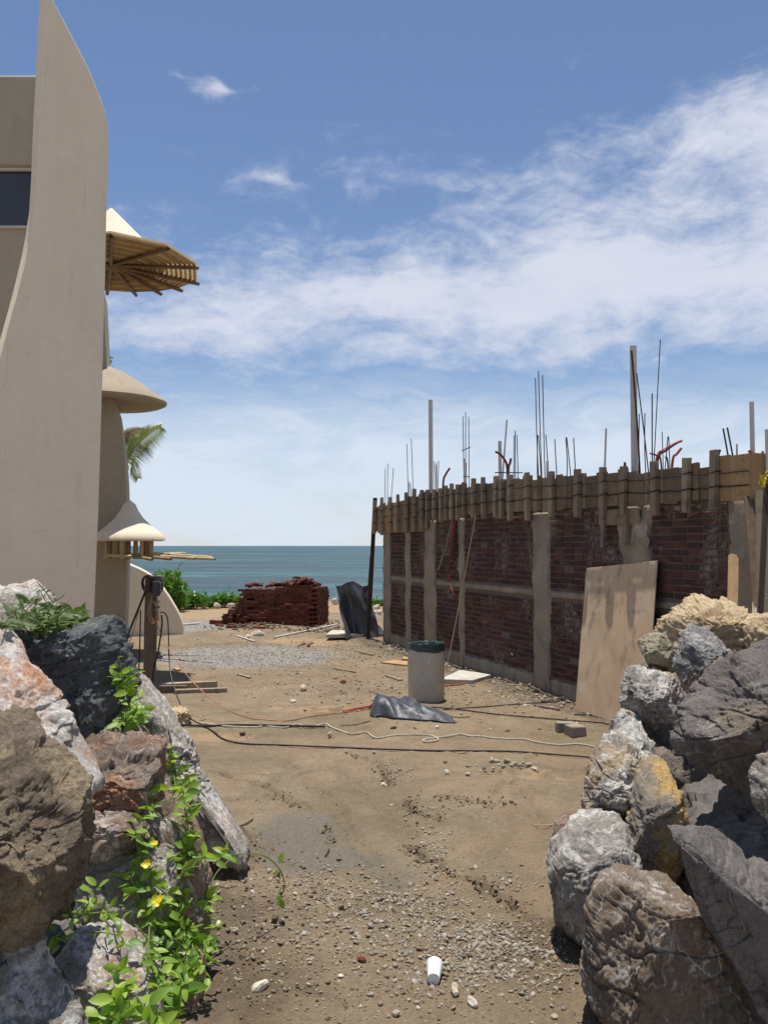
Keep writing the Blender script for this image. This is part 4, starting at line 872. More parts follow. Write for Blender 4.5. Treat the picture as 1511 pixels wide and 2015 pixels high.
# ------------------------------------------------------------------ boulders
def ico(sub):
    bm = bmesh.new(); bmesh.ops.create_icosphere(bm, subdivisions=sub, radius=1.0)
    V = np.array([v.co[:] for v in bm.verts]); Fc = [tuple(v.index for v in f.verts) for f in bm.faces]; bm.free()
    return V / np.linalg.norm(V, axis=1)[:, None], Fc
ICO = {k: ico(k) for k in (1, 2, 3, 5, 6, 7)}
BV, BF = [], []
def polar(poly, c, th):
    """outline radius about c for each angle"""
    R_ = np.zeros_like(th); dx, dz = np.cos(th), np.sin(th); n = len(poly)
    for i in range(n):
        a = poly[i] - c; e = poly[(i + 1) % n] - poly[i]; den = dx * e[1] - dz * e[0]
        den = np.where(np.abs(den) < 1e-9, 1e-9, den)
        t = (a[0] * e[1] - a[1] * e[0]) / den; u = (a[0] * dz - a[1] * dx) / den
        R_ = np.maximum(R_, np.where((u >= -1e-6) & (u <= 1 + 1e-6) & (t > 0), t, 0))
    return R_
def boulder(label, mat, px, Y, T=None, lean=0.0, tiltx=0.0, seed=0, e=0.62, cuts=7, chip=0.11, fb=0.07, sub=6, cutdepth=(0.62, 0.86), group=None, facets=18, planes=()):
    pts = np.array([at(x, y, Y) for x, y in px]); P2 = pts[:, [0, 2]]
    x_, z_ = P2[:, 0], P2[:, 1]; cr = x_ * np.roll(z_, -1) - np.roll(x_, -1) * z_; A = cr.sum() / 2
    c = np.array([((x_ + np.roll(x_, -1)) * cr).sum(), ((z_ + np.roll(z_, -1)) * cr).sum()]) / (6 * A)
    mr = math.sqrt(abs(A) / math.pi); T = mr * 0.9 if T is None else T
    V, Fc = ICO[sub]; rg_ = np.random.default_rng(seed + 100)
    th = np.arctan2(V[:, 2], V[:, 0]); rho = np.hypot(V[:, 0], V[:, 2]); R_ = polar(P2, c, th)
    # soften the corners of the traced outline a little
    R_ = (R_ + 0.5 * polar(P2, c, th + 0.06) + 0.5 * polar(P2, c, th - 0.06)) / 2
    rr = rho ** e; yy = np.sign(V[:, 1]) * np.abs(V[:, 1]) ** e
    Q = np.stack([rr * R_ * np.cos(th), yy * T, rr * R_ * np.sin(th)], 1)
    # broken faces: random planes cut the body, mostly on the sides that do not form the outline
    for k in range(cuts):
        n = rg_.normal(size=3); n[1] = (-abs(n[1]) if rg_.random() < 0.8 else abs(n[1])) - 0.35 * (1 if rg_.random() < 0.8 else -1)
        n /= np.linalg.norm(n); pr = Q @ n; lim = pr.max() * rg_.uniform(*cutdepth)
        over = np.maximum(pr - lim, 0); Q = Q - n * (over * 0.96)[:, None]
    for (n, fr) in planes:
        n = np.array(n, float); n /= np.linalg.norm(n); pr = Q @ n; Q = Q - n * (np.maximum(pr - pr.max() * fr, 0) * 0.98)[:, None]
    for k in range(facets):
        n = rg_.normal(size=3); n /= np.linalg.norm(n); pr = Q @ n; lim = pr.max() * rg_.uniform(0.86, 0.97)
        Q = Q - n * (np.maximum(pr - lim, 0) * 0.97)[:, None]
    nrm = Q / (np.linalg.norm(Q, axis=1)[:, None] + 1e-6)
    # keep the outline: displace less sideways at the rim
    S_ = Q / mr; off = seed * 3.7
    wq = S_ + 0.05 * np.stack([pn(S_ * 3 + 5 + off), pn(S_ * 3 + 15 + off), pn(S_ * 3 + 25 + off)], 1)
    d = chip * 0.75 * facet(wq * 1.5 + off) + chip * 0.42 * facet(wq * 3.6 + off, 9) + chip * 0.22 * facet(wq * 9 + off, 21) + 0.7 * fb * fbm(S_ * 1.6 + off, 5, 2.1, 0.6) + 0.020 * fbm(S_ * 8 + off, 4, 2.2, 0.7)
    st_ = np.abs(pn(S_ * np.array([1.0, 1.0, 3.0]) * 1.5 + off + 9)); d = d - 0.05 * np.exp(-(st_ / 0.05) ** 2)
    Q = Q + nrm * (d * mr)[:, None]
    Q[:, 1] += 0.4 * lean * Q[:, 2] + tiltx * Q[:, 0]
    if lean > 0: Q[:, 1] -= 0
    W = Q + np.array([c[0], Y, c[1]])
    base = np.array([c[0], Y, W[:, 2].min()])
    me_ = np_mesh('boulder', W - base, Fc, True)
    o = link_mesh('boulder', me_, MAT[mat], None, base)
    b0 = len(BV); BV.extend([tuple(w) for w in W]); BF.extend([tuple(i + b0 for i in f) for f in Fc])
    return tagp(o, label, 'boulder', group)

GL = 'boulders of the left pile'; GR = 'boulders of the right pile'
# left pile
boulder('pale cream boulder with dark crest at the top left, under the leafy plants', 'r_pale', [(-90, 1175), (0, 1150), (28, 1143), (50, 1160), (68, 1180), (95, 1205), (125, 1226), (150, 1250), (90, 1300), (-90, 1300)], 5.9, 0.5, 0.5, 0, 1, group=GL, planes=[((0.3,-0.5,0.8),0.6)])
boulder('blocky blue grey boulder with flat pale top, upper left', 'r_slate', [(-60, 1252), (0, 1249), (60, 1250), (103, 1248), (151, 1227), (200, 1238), (212, 1265), (221, 1293), (230, 1334), (232, 1380), (226, 1415), (193, 1441), (151, 1449), (60, 1440), (-60, 1400)], 5.2, 0.50, 0.10, 0.2, 2, e=0.40, cuts=9, chip=0.17, fb=0.04, sub=7, cutdepth=(0.72, 0.92), group=GL, planes=[((0.05,-0.25,1),0.82),((-0.1,-1,0.05),0.6),((0.9,-0.5,0.1),0.72)])
boulder('long orange and white boulder sloping down under the blue grey block', 'r_orange', [(-120, 1230), (-40, 1240), (0, 1262), (27, 1310), (60, 1332), (105, 1372), (140, 1408), (155, 1450), (185, 1500), (222, 1548), (216, 1566), (180, 1588), (148, 1602), (110, 1580), (60, 1520), (0, 1450), (-120, 1400)], 4.35, 0.28, 0.75, 0.1, 3, e=0.6, cuts=2, facets=6, chip=0.08, group=GL, planes=[((0.45,-0.6,0.7),0.45),((-0.1,-0.8,-0.5),0.7)])
boulder('big tan brown pitted boulder at the left edge', 'r_tan', [(-190, 1400), (-60, 1400), (0, 1412), (40, 1440), (75, 1472), (110, 1522), (150, 1582), (168, 1625), (186, 1690), (186, 1750), (165, 1792), (130, 1822), (75, 1850), (20, 1850), (-60, 1840), (-190, 1780)], 3.62, 0.30, 0.42, 0.1, 4, e=0.55, cuts=6, chip=0.12, fb=0.05, facets=10, sub=7, group=GL, planes=[((0.6,-0.55,0.6),0.55),((0.1,-0.9,-0.45),0.65)])
boulder('grey boulder filling the bottom left corner', 'r_grey', [(-200, 1800), (-40, 1800), (0, 1832), (22, 1872), (42, 1903), (72, 1960), (102, 1992), (140, 2030), (165, 2120), (170, 2290), (-220, 2290)], 3.45, 0.36, 0.3, 0, 5, cuts=5, group=GL, planes=[((0.55,-0.5,0.7),0.6)])
boulder('rusty brown boulder with grey crest, left pile centre', 'r_rust', [(165, 1462), (200, 1447), (250, 1440), (292, 1456), (322, 1482), (334, 1515), (334, 1565), (300, 1606), (240, 1640), (190, 1640), (160, 1590), (150, 1520)], 5.0, 0.38, 0.35, 0, 6, chip=0.13, group=GL, planes=[((0.25,-0.65,0.7),0.5),((0.2,-0.95,-0.2),0.6)])
boulder('long pale grey slab slanting down to the mud, left pile', 'r_pale', [(228, 1322), (262, 1338), (292, 1372), (335, 1420), (368, 1470), (398, 1528), (436, 1585), (474, 1632), (512, 1674), (494, 1690), (440, 1668), (396, 1640), (352, 1600), (300, 1500), (240, 1420), (215, 1360)], 6.45, 0.26, 0.30, -0.25, 7, e=0.55, cuts=0, facets=2, chip=0.15, fb=0.08, sub=7, group=GL)
boulder('rust red stone wedged below the brown boulder', 'r_rust', [(168, 1575), (215, 1590), (270, 1590), (315, 1600), (322, 1640), (290, 1672), (230, 1690), (178, 1680), (160, 1630)], 4.85, 0.3, 0.3, 0, 8, sub=6, group=GL)
boulder('white veined upright boulder behind the flowering vine', 'r_pale', [(170, 1650), (230, 1655), (290, 1650), (340, 1680), (355, 1760), (345, 1850), (300, 1920), (240, 1930), (190, 1880), (165, 1790), (160, 1700)], 4.75, 0.36, 0.2, 0.1, 9, chip=0.10, group=GL, planes=[((0.3,-0.7,0.6),0.55)])
boulder('tall narrow grey brown stone at the path side of the left pile', 'r_brown', [(326, 1500), (352, 1478), (370, 1500), (382, 1570), (394, 1640), (404, 1700), (411, 1750), (404, 1810), (398, 1900), (392, 1980), (388, 2060), (320, 2060), (318, 1900), (318, 1700), (316, 1580)], 5.0, 0.34, 0.12, 0, 10, e=0.5, chip=0.09, group=GL, planes=[((0.6,-0.75,0.25),0.5)])
boulder('pale pinkish boulder at the bottom of the left pile', 'r_pale', [(120, 1850), (180, 1838), (235, 1850), (275, 1900), (300, 1960), (312, 2030), (312, 2100), (120, 2100), (100, 1950)], 4.15, 0.35, 0.25, 0, 11, group=GL, planes=[((0.3,-0.6,0.75),0.55),((0.1,-1,0.1),0.65)])
boulder('small dark stone in the shaded gap at the lower left', 'r_dark', [(60, 1830), (110, 1820), (160, 1840), (180, 1920), (170, 2040), (60, 2060), (40, 1950)], 4.4, 0.25, 0.0, 0, 12, sub=6, group=GL)
boulder('dark brown boulder deep behind the left pile vine', 'r_brown', [(140, 1430), (240, 1420), (330, 1470), (360, 1600), (360, 1800), (360, 1980), (120, 1980), (100, 1700)], 5.75, 0.45, 0.1, 0, 13, group=GL)
boulder('grey boulder deep behind the left edge of the pile', 'r_grey', [(-300, 1220), (-100, 1215), (60, 1260), (140, 1400), (150, 1700), (100, 1950), (-300, 1950)], 5.9, 0.5, 0.2, 0, 14, group=GL)
boulder('thin white edged stone under the tall narrow stone', 'r_pale', [(335, 1890), (375, 1870), (395, 1900), (400, 1980), (394, 2060), (340, 2070), (330, 1980)], 4.62, 0.2, 0.2, 0, 15, sub=6, group=GL)
# right pile
boulder('big tan limestone boulder on top of the right pile', 'r_lime', [(1297, 1300), (1306, 1258), (1312, 1217), (1340, 1210), (1363, 1204), (1371, 1192), (1401, 1181), (1447, 1179), (1470, 1190), (1493, 1207), (1540, 1235), (1600, 1290), (1540, 1320), (1440, 1325), (1370, 1330), (1334, 1322), (1309, 1324)], 6.7, 0.55, 0.55, -0.1, 21, chip=0.13, fb=0.09, sub=7, group=GR, planes=[((-0.1,-0.3,0.95),0.62),((-0.35,-0.9,-0.15),0.5),((-0.8,-0.5,0.2),0.75)])
boulder('tan boulder at the right edge beside the limestone', 'r_lime', [(1478, 1240), (1511, 1215), (1560, 1200), (1640, 1240), (1640, 1330), (1530, 1340), (1490, 1300)], 6.0, 0.4, 0.4, 0, 22, group=GR)
boulder('small rounded greenish stone jutting left below the limestone', 'r_green', [(1253, 1284), (1261, 1263), (1271, 1250), (1290, 1242), (1312, 1240), (1330, 1270), (1312, 1318), (1290, 1323), (1265, 1306)], 6.45, 0.18, 0.2, 0, 23, chip=0.10, group=GR)
boulder('glittery grey and white chunk below the limestone', 'r_crystal', [(1330, 1300), (1349, 1276), (1361, 1240), (1381, 1236), (1402, 1240), (1422, 1252), (1436, 1268), (1442, 1290), (1425, 1315), (1402, 1332), (1380, 1350), (1356, 1374), (1344, 1362), (1340, 1330)], 5.85, 0.22, 0.5, 0, 24, chip=0.18, fb=0.10, group=GR, planes=[((-0.3,-0.5,0.8),0.5),((-0.8,-0.6,0.1),0.6)])
boulder('grey white boulder with a shaded notch, left of the glittery chunk', 'r_gw', [(1226, 1388), (1234, 1368), (1243, 1340), (1254, 1318), (1280, 1311), (1312, 1324), (1342, 1330), (1356, 1366), (1362, 1402), (1344, 1424), (1320, 1440), (1270, 1434), (1240, 1418)], 6.15, 0.36, 0.25, 0.1, 25, chip=0.15, group=GR, planes=[((-0.45,-0.5,0.75),0.5),((0.6,-0.75,0.1),0.5),((-0.1,-0.85,-0.5),0.6)])
boulder('large smooth purple grey boulder at the right edge', 'r_purple', [(1640, 1240), (1540, 1248), (1500, 1262), (1478, 1274), (1455, 1302), (1420, 1332), (1385, 1353), (1352, 1384), (1338, 1412), (1324, 1432), (1319, 1462), (1329, 1492), (1350, 1512), (1390, 1532), (1440, 1548), (1490, 1560), (1540, 1566), (1680, 1540), (1700, 1360)], 5.0, 0.44, 0.32, -0.15, 26, e=0.62, cuts=5, chip=0.09, fb=0.05, sub=7, group=GR, planes=[((-0.5,-0.45,0.75),0.5),((0.25,-0.95,-0.1),0.42),((-0.15,-0.75,-0.65),0.6)])
boulder('small grey stone at the left shoulder of the right pile', 'r_gw', [(1202, 1446), (1204, 1416), (1214, 1400), (1230, 1390), (1252, 1396), (1262, 1425), (1250, 1455), (1225, 1475), (1206, 1470)], 6.1, 0.16, 0.3, 0, 27, group=GR)
boulder('white streaked grey boulder, middle left of the right pile', 'r_gw', [(1244, 1430), (1268, 1424), (1278, 1440), (1298, 1475), (1290, 1520), (1276, 1570), (1262, 1620), (1240, 1650), (1190, 1660), (1140, 1648), (1128, 1610), (1146, 1572), (1164, 1530), (1184, 1492), (1208, 1466), (1230, 1442)], 5.7, 0.36, 0.55, 0.1, 28, chip=0.12, sub=7, group=GR, planes=[((-0.55,-0.45,0.7),0.5),((0.4,-0.8,0.45),0.55),((-0.2,-0.95,-0.1),0.65)])
boulder('ochre yellow and grey boulder in the middle of the right pile', 'r_ochre', [(1294, 1476), (1320, 1454), (1332, 1480), (1344, 1510), (1350, 1560), (1350, 1620), (1352, 1690), (1340, 1722), (1290, 1732), (1240, 1728), (1226, 1695), (1244, 1640), (1257, 1590), (1270, 1530)], 5.3, 0.30, 0.35, 0, 29, chip=0.13, group=GR, planes=[((-0.25,-0.5,0.8),0.5),((0.0,-0.95,-0.3),0.45)])
boulder('rounded grey white boulder at the foot of the right pile', 'r_gw', [(1088, 1812), (1087, 1740), (1090, 1692), (1096, 1670), (1111, 1645), (1150, 1625), (1200, 1614), (1240, 1622), (1255, 1690), (1240, 1770), (1200, 1830), (1170, 1862), (1130, 1856), (1098, 1842)], 5.25, 0.40, 0.25, 0.1, 30, e=0.6, cuts=4, chip=0.08, group=GR, planes=[((-0.2,-0.35,0.9),0.75),((-0.3,-0.95,-0.05),0.65)])
boulder('small orange tipped dark stone at the path side of the right pile', 'r_rust', [(1086, 1718), (1088, 1662), (1098, 1615), (1114, 1590), (1134, 1588), (1142, 1620), (1128, 1670), (1112, 1715)], 5.75, 0.16, 0.1, 0, 31, group=GR)
boulder('big brown boulder with pale veins, bottom right', 'r_brown', [(1143, 1905), (1147, 1850), (1163, 1792), (1174, 1757), (1195, 1736), (1221, 1727), (1246, 1729), (1300, 1744), (1345, 1748), (1375, 1785), (1410, 1835), (1455, 1905), (1500, 2000), (1520, 2080), (1480, 2140), (1300, 2120), (1225, 2050), (1175, 1995), (1150, 1945)], 4.35, 0.42, 0.05, 0.1, 32, e=0.52, cuts=4, chip=0.05, fb=0.05, facets=8, sub=7, group=GR, planes=[((0.15,-0.98,-0.12),0.5),((-0.75,-0.6,0.3),0.72)])
boulder('leaning flat slab of dark slate, bottom right', 'r_dark', [(1310, 1562), (1324, 1546), (1342, 1550), (1370, 1580), (1402, 1592), (1440, 1620), (1462, 1632), (1472, 1662), (1492, 1697), (1496, 1740), (1512, 1790), (1545, 1850), (1640, 2060), (1590, 2110), (1511, 2045), (1470, 1952), (1422, 1872), (1394, 1832), (1360, 1752), (1340, 1702), (1325, 1642)], 4.05, 0.20, -0.12, 0.5, 33, e=0.32, cuts=3, chip=0.035, fb=0.02, sub=7, cutdepth=(0.8, 0.95), group=GR, planes=[((-0.35,-0.93,-0.1),0.35),((0.45,-0.55,0.72),0.40)])
boulder('grey stone at the right edge above the slate slab', 'r_grey', [(1489, 1525), (1511, 1492), (1560, 1478), (1640, 1490), (1640, 1680), (1560, 1690), (1511, 1612), (1494, 1582)], 4.1, 0.2, 0.2, 0, 34, group=GR)
boulder('dark boulder in deep shade behind the slate slab', 'r_dark', [(1310, 1530), (1400, 1520), (1560, 1540), (1660, 1700), (1640, 1950), (1450, 1950), (1340, 1760)], 5.35, 0.4, 0.1, 0, 35, group=GR)
boulder('grey boulder low behind the ochre one', 'r_purple', [(1200, 1420), (1300, 1390), (1420, 1400), (1500, 1560), (1420, 1760), (1220, 1780), (1180, 1600)], 6.1, 0.4, 0.1, 0, 36, group=GR)
boulder('brown boulder inside the upper right pile', 'r_brown', [(1290, 1290), (1400, 1270), (1560, 1290), (1640, 1420), (1600, 1700), (1330, 1700), (1270, 1450)], 6.5, 0.45, 0.2, 0, 37, group=GR)
boulder('broken stone face under the tail of the slate slab', 'r_dark', [(1440, 1720), (1500, 1700), (1580, 1740), (1640, 1900), (1640, 2120), (1540, 2120), (1480, 1950)], 4.55, 0.3, 0.2, 0, 38, group=GR)
ROCKS = BVHTree.FromPolygons(BV, BF)
def on_rock(px, py, lift=0.04):
    d = Vector(ray(px, py)); hit = ROCKS.ray_cast(Vector((0, 0, CAMH)), d)
    p = np.array(hit[0]) if hit[0] is not None else None
    g = onz(px, py, 0.02)
    if g[1] > 0 and (p is None or np.linalg.norm(g - [0, 0, CAMH]) < np.linalg.norm(p - [0, 0, CAMH])): p = g
    n = np.array(hit[1]) if hit[1] is not None else np.array([0, 0, 1.0])
    v = np.array([0, 0, CAMH]) - p; v /= np.linalg.norm(v)
    return p + (n * 0.5 + v * 0.5 + [0, 0, 0.3]) * lift

# ------------------------------------------------------------------ scattered stones and gravel
def scatter(name, label, mat, X, Yp, R_, flat=0.65, sink=0.25, parent_kind='stuff', sub=1, cat='gravel'):
    V, Fc = ICO[sub]; n = len(X); nv = len(V); Fa = np.array(Fc); Z = gz(X, Yp)
    A = RNG.uniform(0, 2 * math.pi, n); sc_ = RNG.uniform(0.7, 1.3, (n, 3)) * R_[:, None]; sc_[:, 2] *= flat
    P_ = V[None] * (1 + RNG.normal(size=(n, nv)) * 0.10)[:, :, None]
    for _ in range(4):
        nn = RNG.normal(size=(n, 3)); nn /= np.linalg.norm(nn, axis=1)[:, None]
        ov = np.maximum(np.einsum('nvk,nk->nv', P_, nn) - RNG.uniform(0.35, 0.75, n)[:, None], 0); P_ = P_ - nn[:, None, :] * ov[:, :, None]
    P_ = P_ * sc_[:, None, :]
    tl = RNG.normal(size=(n, 2)) * 0.3
    P_[:, :, 2] += P_[:, :, 0] * tl[:, :1] + P_[:, :, 1] * tl[:, 1:]
    ca, sa = np.cos(A)[:, None], np.sin(A)[:, None]
    x = P_[:, :, 0] * ca - P_[:, :, 1] * sa + X[:, None]; y = P_[:, :, 0] * sa + P_[:, :, 1] * ca + Yp[:, None]
    z = P_[:, :, 2] + (Z + sc_[:, 2] * (1 - 2 * sink) * 0.6)[:, None]
    co = np.stack([x, y, z], -1).reshape(-1, 3); faces = (Fa[None] + (np.arange(n) * nv)[:, None, None]).reshape(-1, 3)
    me_ = bpy.data.meshes.new(name); me_.vertices.add(len(co)); me_.vertices.foreach_set('co', co.astype(np.float32).ravel())
    me_.loops.add(faces.size); me_.loops.foreach_set('vertex_index', faces.astype(np.int32).ravel())
    me_.polygons.add(len(faces)); me_.polygons.foreach_set('loop_start', np.arange(0, faces.size, 3, dtype=np.int32)); me_.polygons.foreach_set('loop_total', np.full(len(faces), 3, dtype=np.int32))
    me_.update(); me_.validate(); o = link_mesh(name, me_, MAT[mat]); return tagp(o, label, cat, None, 'stuff')
def cloud(spec):
    X, Y = [], []
    for (px, py, sx_, sy_, n) in spec:
        c = gpx(px, py); X.append(RNG.normal(c[0], sx_, n)); Y.append(RNG.normal(c[1], sy_, n))
    X, Y = np.concatenate(X), np.concatenate(Y); k = (X > -1.5) | (Y > 7); k &= ~((X > 1.25) & (Y < 6.4)); return X[k], Y[k]
def sizes(n, lo, hi): return lo * (hi / lo) ** (RNG.random(n) ** 1.7)
X, Y = cloud([(950, 1850, 0.24, 0.20, 1100), (830, 1800, 0.22, 0.24, 700), (700, 1790, 0.25, 0.30, 650), (620, 1740, 0.25, 0.25, 420), (1000, 1900, 0.22, 0.16, 500), (880, 1900, 0.4, 0.3, 700), (850, 1680, 0.10, 0.45, 300), (820, 1600, 0.15, 0.3, 150), (480, 1800, 0.35, 0.4, 260), (560, 1880, 0.4, 0.3, 300), (780, 1520, 0.10, 0.20, 120), (1000, 1740, 0.12, 0.15, 120)])
scatter('gravel', 'grey pebbles washed together along the middle of the path', 'pebble', X, Y, sizes(len(X), 0.005, 0.022))
X, Y = cloud([(480, 1780, 0.30, 0.40, 380), (450, 1680, 0.16, 0.16, 380), (430, 1900, 0.3, 0.25, 200), (520, 1860, 0.4, 0.4, 200), (560, 1960, 0.6, 0.15, 200), (1080, 1880, 0.3, 0.35, 220)])
scatter('soil_clods', 'dark loose soil clods beside the left boulders', 'clod', X, Y, sizes(len(X), 0.004, 0.020), 0.65)
gx_, gy_ = [], []
for pl_ in GULLY[:9]:
    for a_, b_ in zip(pl_[:-1], pl_[1:]):
        t_ = RNG.random(26)[:, None]; q_ = a_ + (b_ - a_) * t_ + RNG.normal(size=(26, 2)) * [0.05, 0.06]; gx_.append(q_[:, 0]); gy_.append(q_[:, 1])
X, Y = np.concatenate(gx_), np.concatenate(gy_)
scatter('soil_clods', 'crumbled soil along the small erosion channels in the mud', 'clod', X, Y, sizes(len(X), 0.005, 0.022), 0.7)
X, Y = cloud([(800, 1900, 1.0, 0.8, 1500), (800, 1650, 1.2, 1.2, 900), (700, 1520, 1.6, 1.0, 600), (560, 1560, 0.35, 0.3, 200), (770, 1510, 0.25, 0.3, 150)])
scatter('gravel', 'loose grit scattered over the near mud', 'pebble', X, Y, sizes(len(X), 0.004, 0.012))
X, Y = cloud([(900, 1360, 1.6, 0.8, 700), (1000, 1400, 1.5, 1.0, 350), (640, 1300, 2.0, 2.5, 900), (700, 1350, 1.2, 0.8, 350), (600, 1260, 1.8, 1.5, 500), (760, 1290, 0.8, 1.0, 450), (1050, 1370, 0.6, 0.5, 300)])
scatter('gravel', 'pale chippings spread over the middle of the yard', 'pebble', X, Y, sizes(len(X), 0.008, 0.035))
X, Y = cloud([(560, 1230, 0.9, 0.5, 700), (640, 1240, 0.8, 0.5, 250), (480, 1235, 0.5, 0.5, 200)])
scatter('rubble', 'broken brick and soil heaped along the foot of the brick stack', 'clod', X, Y, sizes(len(X), 0.015, 0.07), 0.8)
X, Y = cloud([(440, 1290, 1.4, 1.3, 2200), (560, 1290, 0.9, 1.2, 1200), (350, 1235, 1.6, 1.2, 900)])
MAT['gravel_grey'] = pebble_mat('grey_gravel', [(0.21, 0.20, 0.185), (0.29, 0.275, 0.25), (0.17, 0.165, 0.155), (0.34, 0.325, 0.30)])
scatter('gravel', 'spread of grey crushed gravel by the plastered house', 'gravel_grey', X, Y, sizes(len(X), 0.010, 0.022), 0.5)
sw = RNG.uniform(0.3, 11.5, 700); ow = 0.12 + np.abs(RNG.normal(0, 0.28, 700)); X = WF[0] + WU[0] * sw + WN[0] * ow; Y = WF[1] + WU[1] * sw + WN[1] * ow
scatter('rubble', 'mortar crumbs and broken brick along the foot of the brick wall', 'pebble', X, Y, sizes(len(X), 0.010, 0.055), 0.7)
# single stones one can point to
STV = []
for k in range(8):
    V, Fc = ICO[2]; rg_ = np.random.default_rng(k + 5)
    Q = V.copy()
    for _ in range(7):
        n = rg_.normal(size=3); n /= np.linalg.norm(n); pr = Q @ n; Q -= n * np.maximum(pr - rg_.uniform(0.55, 0.8), 0)[:, None]
    Q += V * (fbm(V * 1.6 + k * 5, 3) * 0.12)[:, None]; Q *= rg_.uniform(0.75, 1.25, 3) * [1, 1, 0.8]; Q[:, 2] -= Q[:, 2].min()
    STV.append(np_mesh('stone', Q, Fc, False))
def stone(px, py, wpx, label, mat='stone', group=None, name='stone'):
    g = onz(px, py); r = wpx * g[1] / FPX / 2
    me_ = STV[random.randrange(8)]
    if len(me_.materials) == 0: me_.materials.append(None)
    o = bpy.data.objects.new(name, me_); COL.objects.link(o); o.material_slots[0].link = 'OBJECT'; o.material_slots[0].material = MAT[mat]
    o.location = (g[0], g[1], gz1(g[0], g[1]) - r * 0.18); o.rotation_euler = (random.uniform(-.2, .2), random.uniform(-.2, .2), random.uniform(0, 6.28)); o.scale = (r, r * random.uniform(0.7, 1), r * random.uniform(0.75, 1.1))
    return tagp(o, label, 'stone', group)
for (x, y, w) in [(923, 1513, 14), (921, 1528, 12), (937, 1512, 9), (945, 1521, 8), (951, 1518, 14), (955, 1524, 9), (965, 1506, 18), (970, 1519, 8), (976, 1505, 14), (982, 1513, 9), (990, 1519, 13), (995, 1508, 12), (1001, 1505, 9), (1006, 1516, 10), (1012, 1511, 12), (1023, 1514, 13), (1030, 1508, 8), (1040, 1512, 14), (1051, 1519, 16), (1056, 1522, 8), (962, 1529, 7), (986, 1524, 8), (1000, 1500, 9)]:
    stone(x, y, w, 'angular stone in the small rubble pile on the open mud', 'stone', 'stones of the small rubble pile')
for (x, y, w, lab, mt) in [(876, 1501, 11, 'dark lone stone left of the small rubble pile', 'clod'), (878, 1526, 12, 'pale lone stone below left of the small rubble pile', 'stone_white'), (1020, 1496, 8, 'small stone behind the rubble pile', 'stone'), (736, 1483, 9, 'grey pebble touching the black cable', 'stone'), (755, 1547, 18, 'pale flat stone beside the mud crack', 'stone_white'), (860, 1434, 10, 'cream stone just below the ground tarp', 'stone_white'), (774, 1434, 12, 'dark stone left below the ground tarp', 'clod'),
        (675, 1345, 13, 'red brick lump in the middle of the yard', 'brick_pile'), (577, 1382, 12, 'half dark half white stone, centre left of the yard', 'stone_white'), (598, 1360, 22, 'flat white stone lying on the sandy yard', 'stone_white'), (650, 1453, 16, 'pale clod between the ropes', 'stone'), (478, 1445, 12, 'dark scrap stone left of the ropes', 'clod'),
        (930, 1978, 26, 'cream stone lying left of the foam cup', 'stone_white'), (896, 1948, 20, 'pale stone above left of the foam cup', 'stone'), (895, 1958, 24, 'brownish stone right of the foam cup', 'stone'), (712, 1893, 17, 'red brown pebble on the path gravel', 'brick_pile'), (540, 1818, 26, 'orange flat stone on dark soil', 'r_ochre'), (547, 1727, 22, 'ochre stone below the left slab', 'r_ochre'), (510, 1950, 36, 'pale flat slab stone half sunk at lower left', 'stone_white'), (462, 1840, 18, 'grey stone on the clods, left', 'stone'), (430, 1838, 22, 'light stone near the vine tip', 'stone_white'), (670, 1922, 12, 'white pebble left of the cup gravel', 'stone_white'),
        (1030, 1876, 14, 'dark pebble right of the path gravel', 'stone'), (968, 1905, 13, 'grey pebble beside the cup gravel edge', 'stone'), (985, 1905, 16, 'round grey pebble right of the gravel', 'stone'), (1084, 1725, 18, 'white stone at the foot of the orange tipped one', 'stone_white'), (560, 1555, 12, 'small pale stone on the gritty streak, left of centre', 'stone'), (780, 2000, 20, 'buff stone at the bottom edge of the path', 'stone'), (1090, 2000, 16, 'buff stone by the brown boulder shadow', 'stone')]:
    if lab: stone(x, y, w, lab, mt)
for i, (x, y, w) in enumerate([(352, 1197, 26), (372, 1199, 18), (388, 1195, 24), (402, 1199, 15), (414, 1195, 22), (428, 1198, 20), (441, 1195, 18), (455, 1198, 16), (468, 1196, 20), (336, 1199, 20), (660, 1190, 16), (640, 1192, 14), (742, 1198, 18), (748, 1210, 14), (735, 1208, 12)]):
    stone(x, y, w, 'pale stone in the row along the beach edge', 'stone_white', 'stones along the beach edge')
boulder('pale broken concrete lump lying before the brick stack', 'r_pale', [(490, 1256), (492, 1247), (502, 1241), (516, 1241), (526, 1248), (524, 1256), (508, 1261)], 22.9, 0.2, 0, 0, 71, chip=0.2, sub=3)
stone(488, 1258, 14, 'small pale stone left of the broken concrete lump', 'stone_white')
for (x, y, w) in [(598, 1268, 14), (606, 1272, 12), (612, 1266, 10), (590, 1272, 10)]:
    stone(x, y, w, 'orange stone chip in the small heap before the brick stack', 'r_lime', 'orange stone chips')

